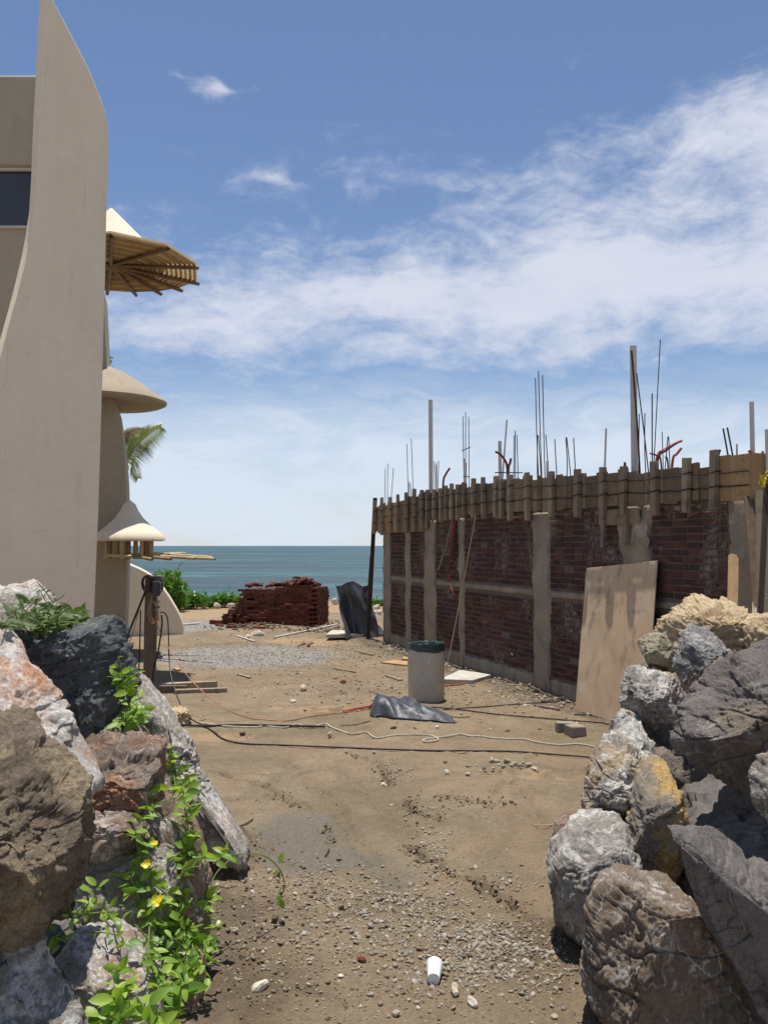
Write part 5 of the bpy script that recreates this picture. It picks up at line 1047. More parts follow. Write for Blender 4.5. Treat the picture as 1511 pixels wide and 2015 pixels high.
# ------------------------------------------------------------------ drum with bag
def gp3(px, py, dz=0.0):
    g = onz(px, py); g[2] = gz1(g[0], g[1]) + dz; return g
bc = gp3(838.5, 1378); bc[2] -= 0.015; BR_ = 36.0 * bc[1] / FPX; BH = bc[1] * 112 / FPX
dr = thing('waste_drum', 'grey plastic drum lined with a dark green bag, centre of the yard', 'drum', bc)
k_ = BH / 0.9
MB().lathe(bc, [(0.01, 0.012), (BR_ * 0.92, 0.012), (BR_ * 0.965, 0.0), (BR_ * 0.985, 0.03), (BR_ * 0.985, 0.26 * k_), (BR_ * 1.005, 0.275 * k_), (BR_ * 1.005, 0.29 * k_), (BR_ * 0.99, 0.305 * k_), (BR_ * 0.99, 0.56 * k_), (BR_ * 1.012, 0.575 * k_), (BR_ * 1.012, 0.595 * k_), (BR_ * 0.995, 0.61 * k_), (BR_ * 0.975, 0.78 * k_), (BR_ * 0.95, BH - 0.02), (BR_ * 0.93, BH), (BR_ * 0.90, BH), (BR_ * 0.90, BH - 0.3), (0.01, BH - 0.32)], 56).build('drum_body', MAT['drum'], dr, smooth=True)
def bw(a, z):
    h = (z - (BH - 0.12)) / 0.12
    return 0.006 * math.sin(9 * a + 2) + 0.007 * math.sin(17 * a + 5 * h) + 0.004 * math.sin(31 * a - 5 * h)
n = 96; V = []; Fc = []; prof = [(1.03, -0.135), (1.015, -0.12), (1.0, -0.06), (0.985, -0.015), (0.975, 0.012), (0.955, 0.018), (0.92, 0.005), (0.86, -0.03), (0.80, -0.09), (0.70, -0.17), (0.45, -0.22), (0.02, -0.24)]
for i, (r, z) in enumerate(prof):
    for k in range(n):
        a = 2 * math.pi * k / n; hem = 0.03 + 0.014 * math.sin(2 * a + 0.5) + 0.005 * math.sin(7 * a) if i < 2 else 0
        inn = 0.04 * math.sin(9 * a + i) + 0.03 * math.sin(17 * a + 2 * i) if i > 6 else 0
        rr = BR_ * r * (1 + bw(a, BH + z) * (1 if i != 4 else 0.5) + inn)
        V.append(bc + np.array([rr * math.cos(a), rr * math.sin(a), BH + z + hem + (0.006 * math.sin(7 * a) if 2 < i < 7 else 0)]))
for i in range(len(prof) - 1):
    for k in range(n): Fc.append((i * n + k, i * n + (k + 1) % n, (i + 1) * n + (k + 1) % n, (i + 1) * n + k))
MB().add(V, Fc).build('bag_liner', MAT['bag'], dr, smooth=True)

# ------------------------------------------------------------------ foam cup
cb = gp3(853, 1940); ax = np.array([0.10, 0.985, 0.10]); ax /= np.linalg.norm(ax)
r0, r1, Lc = 0.033, 0.046, 0.135
prof = [(0.001, 0.006), (r0 * 0.86, 0.006), (r0 * 0.9, 0.0), (r0, 0.001), (r0 + (r1 - r0) * 0.9, Lc * 0.92), (r1 * 1.0, Lc * 0.93), (r1 * 1.05, Lc * 0.95), (r1 * 1.05, Lc), (r1 * 0.98, Lc), (r1 * 0.95, Lc * 0.95), (r0 * 0.9, 0.012), (0.001, 0.012)]
M_ = np.array(Vector(ax).to_track_quat('Z', 'Y').to_matrix())
cm = MB().lathe((0, 0, 0), prof, 36); cm.v = [tuple(M_ @ np.array(v) + cb + [0, 0, r0 + 0.006]) for v in cm.v]
zmin = min(v[2] for v in cm.v); cm.v = [(v[0], v[1], v[2] - zmin + cb[2] + 0.002) for v in cm.v]
tagp(cm.build('foam_cup', MAT['foam'], smooth=True), 'white foam cup lying on its side on the path gravel', 'cup')

# ------------------------------------------------------------------ tarps
def sheet(name, label, fun, nu, nv, mat, thick=0.006):
    V = []; Fc = []
    for j in range(nv + 1):
        for i in range(nu + 1): V.append(fun(i / nu, j / nv))
    for j in range(nv):
        for i in range(nu): k = j * (nu + 1) + i; Fc.append((k, k + 1, k + nu + 2, k + nu + 1))
    o = MB().add(V, Fc).build(name, MAT[mat], smooth=True); s_ = o.modifiers.new('solid', 'SOLIDIFY'); s_.thickness = thick
    return tagp(o, label, 'tarp')
q00, q10, q11, q01 = [gp3(x, y) for x, y in ((731, 1412), (897, 1427), (845, 1398), (728, 1392))]
def gtarp(u, v):
    p = (q00 * (1 - u) + q10 * u) * (1 - v) + (q01 * (1 - u) + q11 * u) * v
    env = (1 - abs(2 * v - 1) ** 2.2) * (1 - max(0, u - 0.55) / 0.45 * 0.75) * min(1, (u + 0.02) * 9)
    a = np.array([[u * 3.0, v * 2.2, 0.3], [u * 5, v * 2.5, 5.2], [u * 9, v * 7, 2.2]]); f = pn(a)
    ridge = 1 - abs(float(pn(np.array([[u * 3.2 + 0.4 * v, v * 1.2 + 1.6 * u, 7.7]]))[0])) * 1.5
    h = env * (0.14 + 0.13 * max(ridge, 0) + 0.06 * f[0] + 0.07 * abs(f[1])) + 0.012 * f[2] * env + 0.012
    h += 0.06 * max(0, 1 - abs(u - 0.2) / 0.25) * env
    p = p + np.array([0.05 * f[0] + 0.03 * f[2], 0.10 * f[1], 0]); p[2] = gz1(p[0], p[1]) + max(h * 0.78, 0.012); return p
sheet('crumpled_tarp', 'crumpled dark grey tarp lying on the ground before the drum', gtarp, 70, 46, 'tarp_ground')
def stp(u, v):
    top = at(659 + 64 * u, 1150 - 3 * math.sin(u * 3.1) + 4 * math.sin(u * 9), 22.0); bot = at(682 + 66 * u, 1254, 22.0)
    p = bot * (1 - v) + top * v
    f = 0.22 * abs(math.sin(u * 4.6 - v * 1.0 + 0.6 * math.sin(3 * v))) * (0.35 + 0.65 * (1 - v)) + 0.03 * math.sin(u * 11 + v * 6) * (1 - 0.5 * v) + 0.12 * float(pn(np.array([[u * 4, v * 3, 1.5]]))[0])
    p = p + np.array([0.02 * math.sin(v * 9 + u * 5), f - 0.35 * (1 - v) ** 2 * (1 - u) - 0.10 * (1 - v), 0]); p[2] = max(p[2], gz1(p[0], p[1]) + 0.01); return p
def ragf(u, v):
    p = at(1494 + 20 * u, 930 + 24 * v + 6 * math.sin(u * 5), 8.95); f = pn(np.array([[u * 4, v * 4, 3.1], [u * 4, v * 4, 8.1]])); return p + np.array([0.02 * f[1], 0.05 * f[0] + 0.03 * math.sin(u * 11), 0.02 * f[1]])
o = sheet('plastic_rag', 'scrap of yellow plastic caught at the near corner', ragf, 10, 10, 'rag', 0.002); o['category'] = 'plastic scrap'
sheet('hanging_tarp', 'black plastic sheet hung upright in folds beside the far corner prop', stp, 60, 40, 'tarp')
h0 = gp3(722, 1254)
def heap(u, v):
    a = u * 2 * math.pi; r = (1 - v) * 0.42; x = r * math.cos(a) * 1.2; y = r * math.sin(a) * 0.6
    f = float(fbm(np.array([[math.cos(a) * 1.7, math.sin(a) * 1.7, v * 2.5]]), 3)[0]); z = 0.30 * math.sin(v * math.pi / 2) ** 0.8 * (1 + 0.5 * f)
    return h0 + np.array([x * (1 + 0.25 * f), y, max(z, 0.004)])
sheet('tarp_bundle', 'bunched black plastic heap at the foot of the hanging sheet', heap, 60, 18, 'tarp')

# ------------------------------------------------------------------ slabs, planks, bricks on the ground
def flat(name, label, cat, px, h, mat, jit=0.003):
    P_ = [gp3(x, y) for x, y in px]; z = max(p[2] for p in P_) - 0.01
    for p in P_: p[2] = z
    o = MB().prism(P_, (0, 0, h)).build(name, MAT[mat], bevel=0.006); return tagp(o, label, cat, None, 'thing')
flat('concrete_slab', 'white topped concrete slab lying behind the drum', 'slab', [(866, 1345), (930, 1347), (966, 1336), (905, 1326)], 0.08, 'whitetile')
flat('concrete_slab', 'pale slab lying under the hanging black sheet', 'slab', [(641, 1260), (718, 1259), (722, 1252), (652, 1251)], 0.09, 'whitetile')
flat('timber_board', 'orange wood offcut lying left of the drum', 'board', [(749, 1305), (800, 1311), (815, 1305), (775, 1301)], 0.03, 'plank_new')
flat('timber_board', 'small wood block on the slab side of the drum', 'board', [(790, 1300), (806, 1301), (808, 1297), (793, 1296)], 0.05, 'plank_new')
for (x0, y0, x1, y1, w, h, lab, mt) in [(319, 1357, 427, 1352, 0.10, 0.10, 'rear timber of the pair lying right of the post', 'batten'), (314, 1362, 368, 1362, 0.09, 0.11, 'short dark timber end beneath the pair right of the post', 'timber'), (343, 1364, 447, 1361, 0.09, 0.07, 'front longer timber of the pair right of the post', 'batten')]:
    a, b2 = gp3(x0, y0, h / 2), gp3(x1, y1, h / 2); a[2] = b2[2] = max(a[2], b2[2])
    tagp(MB().bar(a, b2, h, w, (0, 0, 1), 0.003).build('timber_board', MAT[mt], bevel=0.005), lab, 'board', 'timbers by the post')
for i_, (x0, y0, x1, y1, w, lab) in enumerate([(1000, 1330, 1045, 1340, 0.06, 'short plank scrap in the shade at the wall foot'), (905, 1318, 950, 1312, 0.05, 'narrow lath lying behind the white topped slab'), (700, 1282, 735, 1290, 0.05, 'pale lath lying between drum and hanging sheet'), (760, 1330, 790, 1338, 0.06, 'broken board end on the chippings left of the drum'), (655, 1318, 700, 1325, 0.03, 'thin lath lying on the open yard'), (1060, 1392, 1100, 1400, 0.04, 'thin lath before the wall shade'), (470, 1330, 492, 1338, 0.05, 'small wood scrap on the sandy yard'), (345, 1318, 352, 1322, 0.09, 'wood chip right of the post')]):
    a, b2 = gp3(x0, y0, 0.015), gp3(x1, y1, 0.018); tagp(MB().bar(a, b2, 0.025, w, (0, 0, 1), 0.003).build('wood_scrap', MAT[['batten', 'plank_new', 'batten'][i_ % 3]]), lab, 'wood scrap')
gb = brick_mesh('brick', 0.24, 0.12, 0.115, 0.004, 0.008); gb2 = brick_mesh('brick', 0.20, 0.20, 0.13, 0.004, 0.008)
for me_, (x, y), rz, lab in ((gb, (1112, 1440), 0.15, 'pale topped brick, left of the two lying before the plywood'), (gb2, (1131, 1446), 0.3, 'grey block, right of the two lying before the plywood')):
    me_.materials.append(MAT['stone']); g = gp3(x, y); o = link_mesh('brick', me_, None, None, g + [0, 0, 0.06]); o.rotation_euler = (0, 0, rz); tagp(o, lab, 'brick')
for (x0, y0, x1, y1, r, lab, d) in [(540, 1256, 664, 1232, 0.022, 'long thin white pole lying before the brick stack', 0), (466, 1254, 502, 1264, 0.022, 'short white strip lying on the grey gravel', 0), (248, 1240, 392, 1228, 0.03, 'white edging strip by the low curved wall', 0), (1130, 1408, 1250, 1412, 0.012, 'thin steel rod at the foot of the plywood', 0)]:
    tagp(MB().tube([gp3(x0, y0, r), gp3((x0 + x1) / 2, (y0 + y1) / 2, r + 0.005), gp3(x1, y1, r)], r, 8).build('pole', MAT['pvc' if r > 0.015 else 'rebar'], smooth=True), lab, 'pole')
for (x0, y0, x1, y1, lab) in [(985, 1300, 1035, 1335, 'loose stick leaning at the wall foot, left of the fifth column'), (1008, 1288, 1046, 1326, 'second loose stick at the wall foot')]:
    a = gp3(x1, y1, 0.03); b2 = onplane(x0, y0, wp(0, 0.06, 0), WN); tagp(MB().bar(a, b2, 0.05, 0.03, (0, 1, 0), 0.003).build('stick', MAT['batten']), lab, 'stick')

# brick stack by the beach
KC = gp3(622, 1234); KC[2] = 0.0; ka = np.array([-0.965, 0.262, 0]); kb = np.array([0.262, 0.965, 0])
bs = thing('brick_stack', 'big stack of red bricks with a stepped left end, before the sea', 'brick stack', KC)
bl, bw_, bh = 0.262, 0.13, 0.068
pv = [brick_mesh('brick', bl - 0.008, bw_ - 0.006, bh - 0.004, 0.0035) for _ in range(6)]
for q in pv: q.materials.append(MAT['brick_pile'])
bk = []
def hmain(u):     # courses high along the face, u metres from the near corner
    return 17 + int(round(1.2 * math.sin(u * 2.3 + 0.5))) if u < 2.35 else max(1, int(17 - (u - 2.35) * 30))
H = 19
for j in range(H):           # long face, stretchers
    for i in range(11):
        u = (i + 0.5) * bl + (0.5 * bl if j % 2 else 0)
        if u < bl * 0.4: continue
        if j < hmain(u): bk.append((u, 0.065, j, 0))
for j in range(H):           # short face and top
    for i in range(8):
        w = 0.13 + (i + 0.5) * bw_
        if j < 17: bk.append((0.131, w, j, 0))
    for i in range(9):
        for r_ in range(1, 8):
            u = (i + 0.5) * bl
            if j in (hmain(u) - 1, hmain(u) - 2) and u > 0.2: bk.append((u, 0.065 + r_ * bw_, j, 0))
for j in range(10):          # lower step standing before the long face, rising to the right
    for i in range(9):
        u = 0.05 + (i + 0.5) * bl + (0.5 * bl if j % 2 else 0)
        if j < 10 - max(0, (u - 0.75)) * 4.6 and u < 2.4: bk.append((u, -0.068, j, 0))
for j in range(9):           # steps at the left end
    for i in range(5):
        u = 2.35 + (i + 0.5) * bl * 0.8
        if j < 8 - i * 1.7: bk.append((u, 0.0 - 0.07 * (i % 2), j, 1))
place = []
for (u, w, j, t) in bk:
    if random.random() < 0.012: continue
    p = KC + ka * (u + random.gauss(0, 0.012)) + kb * (w + random.gauss(0, 0.010)) + ZV * ((j + 0.5) * bh)
    place.append((p, math.atan2(ka[1], ka[0]) + random.gauss(0, 0.03) + (math.pi / 2 if t and random.random() < 0.4 else 0), (random.gauss(0, 0.01), random.gauss(0, 0.01))))
for k in range(58):          # tumbled bricks on top, heaped towards the right
    u = abs(random.gauss(0.65, 0.38)) if k < 42 else random.uniform(0.1, 2.3)
    hz = 17 * bh + 0.05 + max(0, 0.26 - abs(u - 0.6) * 0.45) * random.random() + (0.03 if k < 42 else 0)
    p = KC + ka * u + kb * random.uniform(0.08, 0.6) + ZV * hz
    place.append((p, random.uniform(0, 3.14), (random.uniform(-0.7, 0.7), random.uniform(-0.5, 0.5))))
for k in range(12):
    g = gp3(random.uniform(430, 520), random.uniform(1228, 1238)); g[2] += 0.03; place.append((g, random.uniform(0, 3.14), (random.uniform(-0.2, 0.2), 0)))
core = MB().box(KC + ka * 1.25 + kb * 0.62 + ZV * 0.53, ka * 1.1, kb * 0.42, ZV * 0.53).build('stack_core', MAT['brick_pile'], bs)
tc_ = np.array([0, 0, CAMH]); place.sort(key=lambda t: np.dot(t[0] - KC, kb) - 0.35 * t[0][2])
rest = MB(); pa = [mesh_arrays(q) for q in pv]
from mathutils import Euler
for i, (p, rz, tl) in enumerate(place):
    if i < 300:
        o = bpy.data.objects.new('brick', random.choice(pv)); COL.objects.link(o); o.parent = bs; o.location = p - KC; o.rotation_euler = (tl[0], tl[1], rz)
    else:
        V, Fc = random.choice(pa); Rm = np.array(Euler((tl[0], tl[1], rz)).to_matrix()); rest.add(V @ Rm.T + p, Fc)
if rest.v: o = rest.build('brick_rest', MAT['brick_pile'], bs, loc=KC); o['kind'] = 'stuff'

# ------------------------------------------------------------------ post with electrics and cables
pb = gp3(294, 1385); PD = pb[1]
po = thing('power_post', 'weathered timber post carrying a meter box and coiled cables', 'post', pb)
ptop = at(300, 1133, PD); ptop[0] = pb[0] + 0.02
MB().bar(pb - [0, 0, 0.1], ptop, 0.165, 0.165, (1, 0, 0), 0.006).build('timber_post', MAT['timber'], po, bevel=0.012)
def pbox(px0, py0, px1, py1, dep, d, name, mat, parent):
    a, b2 = at(px0, py1, d), at(px1, py0, d); return MB().box(((a[0] + b2[0]) / 2, d, (a[2] + b2[2]) / 2), ((b2[0] - a[0]) / 2, 0, 0), (0, dep / 2, 0), (0, 0, (b2[2] - a[2]) / 2)).build(name, MAT[mat], parent, bevel=0.008)
pbox(300, 1133, 322, 1150, 0.03, PD + 0.02, 'back_board', 'metal_grey', po)
mbx = pbox(303, 1144, 314, 1173, 0.14, PD - 0.17, 'meter_box', 'metal_dark', po)
pbox(313, 1146, 321, 1160, 0.10, PD - 0.10, 'junction_box', 'metal_grey', po)
for k in range(6):
    x0 = 306 + (k % 2) * 4; y0 = 1176 + k * 5.5
    pbox(x0, y0, x0 + 4 + (k % 3), y0 + 4.5, 0.07, PD - 0.13, 'breaker', ['metal_dark', 'metal_grey', 'pvc'][k % 3], po)
pbox(306, 1210, 312, 1222, 0.08, PD - 0.13, 'plug', 'conduit_orange', po)
def coil(cx, cy, rx, ry, turns, mat, dd, tilt=0.0):
    pts = []
    for k in range(turns * 20 + 1):
        a = k / 20 * 2 * math.pi; w = 1 + 0.06 * math.sin(a * 0.37 + 1); pts.append(at(cx + rx * w * math.cos(a) + tilt * math.sin(a), cy + ry * w * math.sin(a), PD - dd - 0.012 * math.sin(a * 0.5)))
    MB().tube(pts, 0.011, 6).build('cable_coil', MAT[mat], po, smooth=True)
coil(289, 1148, 9, 15, 2, 'cable', 0.13); coil(293, 1146, 10, 14, 1, 'timber_dark', 0.14); coil(308, 1152, 12, 17, 1, 'cable', 0.16)
coil(304, 1195, 7, 26, 1, 'cable_grey', 0.15); coil(302, 1205, 9, 20, 1, 'cord_orange', 0.16)
def cable(label, pts, r, mat, smooth=6, name='cable', cat='cable', zl=0.0):
    """pts: (px, py, depth) hanging in the air, or (px, py) lying on the ground"""
    P_ = [at(*p) if len(p) == 3 else gp3(p[0], p[1], r + 0.004) for p in pts]; P_ = smooth_path(P_, smooth)
    for p in P_:
        g = gz1(p[0], p[1]) + r * 0.9
        if p[2] < g: p[2] = g
    return tagp(MB().tube(P_, r, 7).build(name, MAT[mat], smooth=True), label, cat)
d0 = PD - 0.12
cable('thick black cable dropping left from the coil to the ground behind the boulders', [(287, 1163, d0), (270, 1205, d0 - 0.05), (250, 1255, d0 - 0.2), (234, 1302, d0 - 0.4), (226, 1340, d0 - 0.6)], 0.017, 'cable')
cable('thin brown wire slanting left of the post', [(276, 1190, d0), (262, 1245, d0 - 0.1), (247, 1290, d0 - 0.3), (236, 1330, d0 - 0.5)], 0.007, 'cord_orange')
cable('dark cable hanging straight down left of the post', [(277, 1200, d0), (276, 1250, d0), (274, 1310, d0), (271, 1362, d0 - 0.1)], 0.010, 'cable')
cable('black cable looping from the meter box down and away across the mud', [(316, 1205, d0), (325, 1207, d0), (331, 1225, d0 - 0.02), (333, 1290, d0 - 0.2), (338, 1335, d0 - 0.5), (352, 1378, d0 - 0.9), (368, 1408, d0 - 1.3), (398, 1428), (421, 1440), (440, 1454), (480, 1463), (560, 1466), (700, 1476), (860, 1480), (1000, 1482), (1090, 1485), (1180, 1491)], 0.0095, 'cable')
cable('dark cable hugging the right side of the post', [(318, 1210, d0), (319, 1230, d0), (312, 1280, d0), (304, 1310, d0 - 0.02), (300, 1345, d0 - 0.05), (296, 1375, d0 - 0.1)], 0.013, 'cable')
cable('thick cable curving from the post foot to the right', [(297, 1372, d0 - 0.08), (302, 1392, d0 - 0.3), (318, 1412, d0 - 0.8), (345, 1426), (400, 1430), (470, 1429), (560, 1431), (640, 1433)], 0.0145, 'cable')
cable('thin orange cord sagging from the post to the ground tarp', [(309, 1228, d0), (325, 1262, d0 - 0.1), (360, 1318, d0 - 0.5), (400, 1362, d0 - 0.9), (450, 1398, d0 - 1.2), (500, 1416), (560, 1418), (620, 1410), (680, 1402), (728, 1394)], 0.0075, 'cord_orange', name='cord', cat='cord')
cable('bright red hose end beside the ground tarp', [(676, 1402), (700, 1396), (730, 1391)], 0.018, 'conduit_orange', name='hose', cat='hose')
cable('red hose lying beside the white topped slab', [(866, 1352), (895, 1350), (915, 1347)], 0.015, 'conduit_orange', name='hose', cat='hose')
cable('white twisted rope snaking across the mud before the tarp', [(395, 1424), (440, 1430), (500, 1432), (520, 1430), (560, 1433), (585, 1427), (610, 1432), (640, 1426), (652, 1434), (690, 1447), (720, 1444), (740, 1454), (775, 1452), (820, 1450), (850, 1452), (862, 1461), (838, 1466), (836, 1460), (870, 1454), (905, 1449), (925, 1454), (950, 1455), (970, 1458), (1010, 1458), (1030, 1457), (1060, 1463), (1100, 1466), (1140, 1465), (1190, 1474)], 0.0095, 'rope', 6, 'rope', 'rope')
cable('dark thin cable running from the drum to the plywood', [(850, 1395), (900, 1400), (980, 1407), (1080, 1417), (1200, 1426)], 0.009, 'cable')
cable('upper thin cable behind the drum, along the wall shade', [(872, 1400), (960, 1393), (1040, 1386), (1110, 1382)], 0.008, 'cable')
cable('dry vine twig trailing left of the brown boulder', [(1050, 1626), (1075, 1627), (1100, 1625)], 0.004, 'cord_pale', name='twig', cat='twig')
for (x0, y0, x1, y1, lab) in [(670, 1430, 728, 1420, 'thin dark stick left of the ground tarp'), (880, 1412, 925, 1413, 'thin dark stick right of the ground tarp'), (470, 1625, 498, 1610, 'dry twig by the wet patch'), (640, 1690, 648, 1672, 'dry twig standing in the wet streak')]:
    cable(lab, [(x0, y0), ((x0 + x1) / 2, (y0 + y1) / 2 + 2), (x1, y1)], 0.006, 'timber_dark', name='stick', cat='stick')
# crumpled sandy lump by the cable
lump_px = [(331, 1402), (345, 1392), (362, 1390), (375, 1393), (372, 1405), (376, 1415), (372, 1426), (352, 1430), (335, 1424), (330, 1412)]
gl = gp3(352, 1424)
boulder('crumpled sandy brown lump lying beside the cable right of the post', 'r_lime', lump_px, gl[1], 0.14, 0.1, 0, 61, chip=0.32, fb=0.16, cuts=10, sub=5)

# ------------------------------------------------------------------ vegetation
def leaf_mesh(name, L, W, fold=0.25, droop=0.25, rows=6, tip=1.0):
    V = []; Fc = []
    for i in range(rows + 1):
        t = i / rows; w = W * (math.sin(math.pi * min(t * 0.96 + 0.02, 1)) ** 0.75) * (1 - 0.25 * t) * (1 if t < 0.98 else 0.05)
        x = L * t; z = -droop * L * t * t
        V += [(x, -w / 2, z + fold * w / 2), (x, 0, z), (x, w / 2, z + fold * w / 2)]
    for i in range(rows):
        for k in (0, 1): a = i * 3 + k; Fc.append((a, a + 1, a + 4, a + 3))
    return np_mesh(name, V, Fc, True)
LM = [leaf_mesh('leaf', 1, 0.56, 0.3, d) for d in (0.05, 0.25, 0.45)]
for q in LM: q.materials.append(MAT['leaf'])
LD = [leaf_mesh('leaf', 1, 0.5, 0.25, d) for d in (0.05, 0.3)]
for q in LD: q.materials.append(MAT['leaf_dark'])
def basis(d, up):
    d = np.array(d, float); d /= np.linalg.norm(d); y = np.cross(up, d); y /= np.linalg.norm(y) + 1e-9; z = np.cross(d, y)
    return Matrix((d, y, z)).transposed().to_4x4()
def add_leaf(root, p, d, up, L, meshes):
    o = bpy.data.objects.new('leaf', random.choice(meshes)); COL.objects.link(o); o.parent = root
    m_ = basis(d, up); m_.translation = Vector(np.array(p) - np.array(root.location)); o.matrix_local = m_ @ Matrix.Scale(L, 4); return o
def vine(label, stems, leafpx, dens, meshes=LM, lift=0.05, cat='vine', name='vine', stem_r=0.004, shoots=7):
    paths = [smooth_path([on_rock(x, y, lift) if len(q) == 2 else at(x, y, q[2]) for q in st for (x, y) in [q[:2]]], 5) for st in stems]
    root = thing(name, label, cat, paths[0][0]); cnt = 0
    for pa in list(paths):
        L_ = sum(np.linalg.norm(b - a) for a, b in zip(pa[:-1], pa[1:]))
        for _ in range(int(L_ * shoots)):
            p = pa[random.randrange(len(pa))]; dv = np.array([random.uniform(-1, 1), random.uniform(-0.6, 0.1), random.uniform(-0.2, 1)]); dv /= np.linalg.norm(dv); ln_ = random.uniform(0.06, 0.17)
            paths.append(smooth_path([p, p + dv * ln_ * 0.5 + [0, -0.01, 0.01], p + dv * ln_], 4))
    for pa in paths:
        MB().tube(pa, stem_r, 5).build('stem', MAT['stem'], root, smooth=True)
        L_ = sum(np.linalg.norm(b - a) for a, b in zip(pa[:-1], pa[1:])); n_l = max(3, int(L_ * dens))
        for k in range(n_l):
            t = (k + random.random()) / n_l * (len(pa) - 1); i = min(int(t), len(pa) - 2); p = pa[i] + (pa[i + 1] - pa[i]) * (t - i)
            for sd_ in (-1, 1):
                if random.random() < 0.12 or cnt >= 298: continue
                dr_ = pa[i + 1] - pa[i]; dr_ = dr_ / (np.linalg.norm(dr_) + 1e-9); side = np.cross(dr_, [0, -0.55, 0.8])
                side /= np.linalg.norm(side) + 1e-9
                d = side * sd_ + dr_ * random.uniform(-0.2, 0.8) + RNG.normal(size=3) * 0.3 + np.array([0, -0.25, 0.1])
                up = np.array([0, -0.45, 0.8]) + RNG.normal(size=3) * 0.55
                add_leaf(root, p + RNG.normal(size=3) * 0.012, d, up, leafpx * p[1] / FPX * random.uniform(0.45, 1.25), meshes); cnt += 1
    return root
v1 = vine('lush yellow flowered vine climbing the left boulders', [
    [(330, 2010), (345, 1950), (330, 1880), (310, 1800), (295, 1740), (275, 1690), (262, 1650)], [(370, 1960), (372, 1900), (360, 1840), (345, 1780), (350, 1720)],
    [(300, 1950), (285, 1880), (290, 1820), (270, 1760), (250, 1720)], [(350, 1900), (390, 1850), (400, 1800)], [(262, 1660), (275, 1630), (292, 1600), (298, 1560)],
    [(350, 1725), (365, 1690), (370, 1640), (368, 1590), (360, 1540)], [(330, 1700), (360, 1680), (385, 1680), (400, 1695)], [(300, 1740), (280, 1700), (270, 1670)]], 26, 24, shoots=6)
vine('dense leafy clump of vine below the yellow flowers', [[(300, 1985), (310, 1930), (325, 1880), (335, 1830)], [(350, 1990), (362, 1930), (372, 1880), (385, 1830)], [(385, 1960), (392, 1900), (398, 1850)], [(290, 1900), (300, 1850), (320, 1800), (330, 1760)], [(340, 1870), (352, 1820), (368, 1780)]], 27, 22, shoots=5)
vine('leafy shoots spilling over the pale boulder at the bottom left', [[(260, 2030, 3.75), (235, 1985, 3.75), (225, 1930, 3.85), (230, 1900, 3.9)], [(300, 2040, 3.7), (290, 1995, 3.7), (270, 1960, 3.75)], [(210, 2040, 3.7), (200, 2000, 3.72), (215, 1960, 3.8)], [(330, 2030, 3.8), (345, 1985, 3.85), (352, 1945, 3.9)]], 40, 40)
vine('thin creeping runner across the gap below the tan boulder', [[(105, 1850), (140, 1835), (165, 1812), (190, 1800)], [(190, 1800), (215, 1815), (240, 1850), (248, 1870)], [(165, 1812), (180, 1780), (205, 1790)]], 25, 16)
vine('upper vine sprigs hugging the slanting grey slab', [[(340, 1560), (335, 1520), (332, 1490)], [(262, 1430), (252, 1400), (243, 1372), (234, 1340)], [(243, 1400), (262, 1390), (285, 1405)], [(230, 1420), (250, 1432), (275, 1425)]], 25, 24)
vine('single arching runner reaching out over the mud', [[(405, 1770, 5.0), (425, 1720, 5.1), (455, 1690, 5.2)], [(440, 1685, 5.2), (480, 1680, 5.3), (520, 1684, 5.4), (550, 1710, 5.5), (560, 1745, 5.5), (548, 1772, 5.55)]], 24, 5, shoots=0)
vine('runner with rounded leaves at the path edge of the left pile', [[(400, 1790), (405, 1780), (412, 1775)], [(420, 1700, 5.0), (430, 1690, 5.05), (440, 1678, 5.1)]], 30, 20, shoots=0)
vine('leafy dark green plants on top of the upper left boulders', [[(0, 1235), (20, 1225), (45, 1215), (60, 1200)], [(30, 1240), (60, 1232), (90, 1222), (105, 1215)], [(70, 1242), (100, 1235), (130, 1225), (150, 1220)], [(0, 1245), (40, 1240), (80, 1238)], [(110, 1240), (135, 1232), (155, 1230)]], 27, 40, LD, 0.07, 'plant', 'leafy_plant')
vine('wispy weed standing on the upper left boulders', [[(60, 1235, 5.1), (75, 1205, 5.1), (100, 1190, 5.1), (128, 1170, 5.1)], [(40, 1235, 5.1), (45, 1205, 5.1), (38, 1180, 5.1)], [(70, 1240, 5.1), (85, 1212, 5.1), (90, 1190, 5.1)]], 10, 18, LD, 0.05, 'weed', 'weed', 0.003)
vine('two green leaves beside the blue grey block corner', [[(228, 1330, 5.6), (229, 1305, 5.6), (226, 1288, 5.6)]], 24, 6)
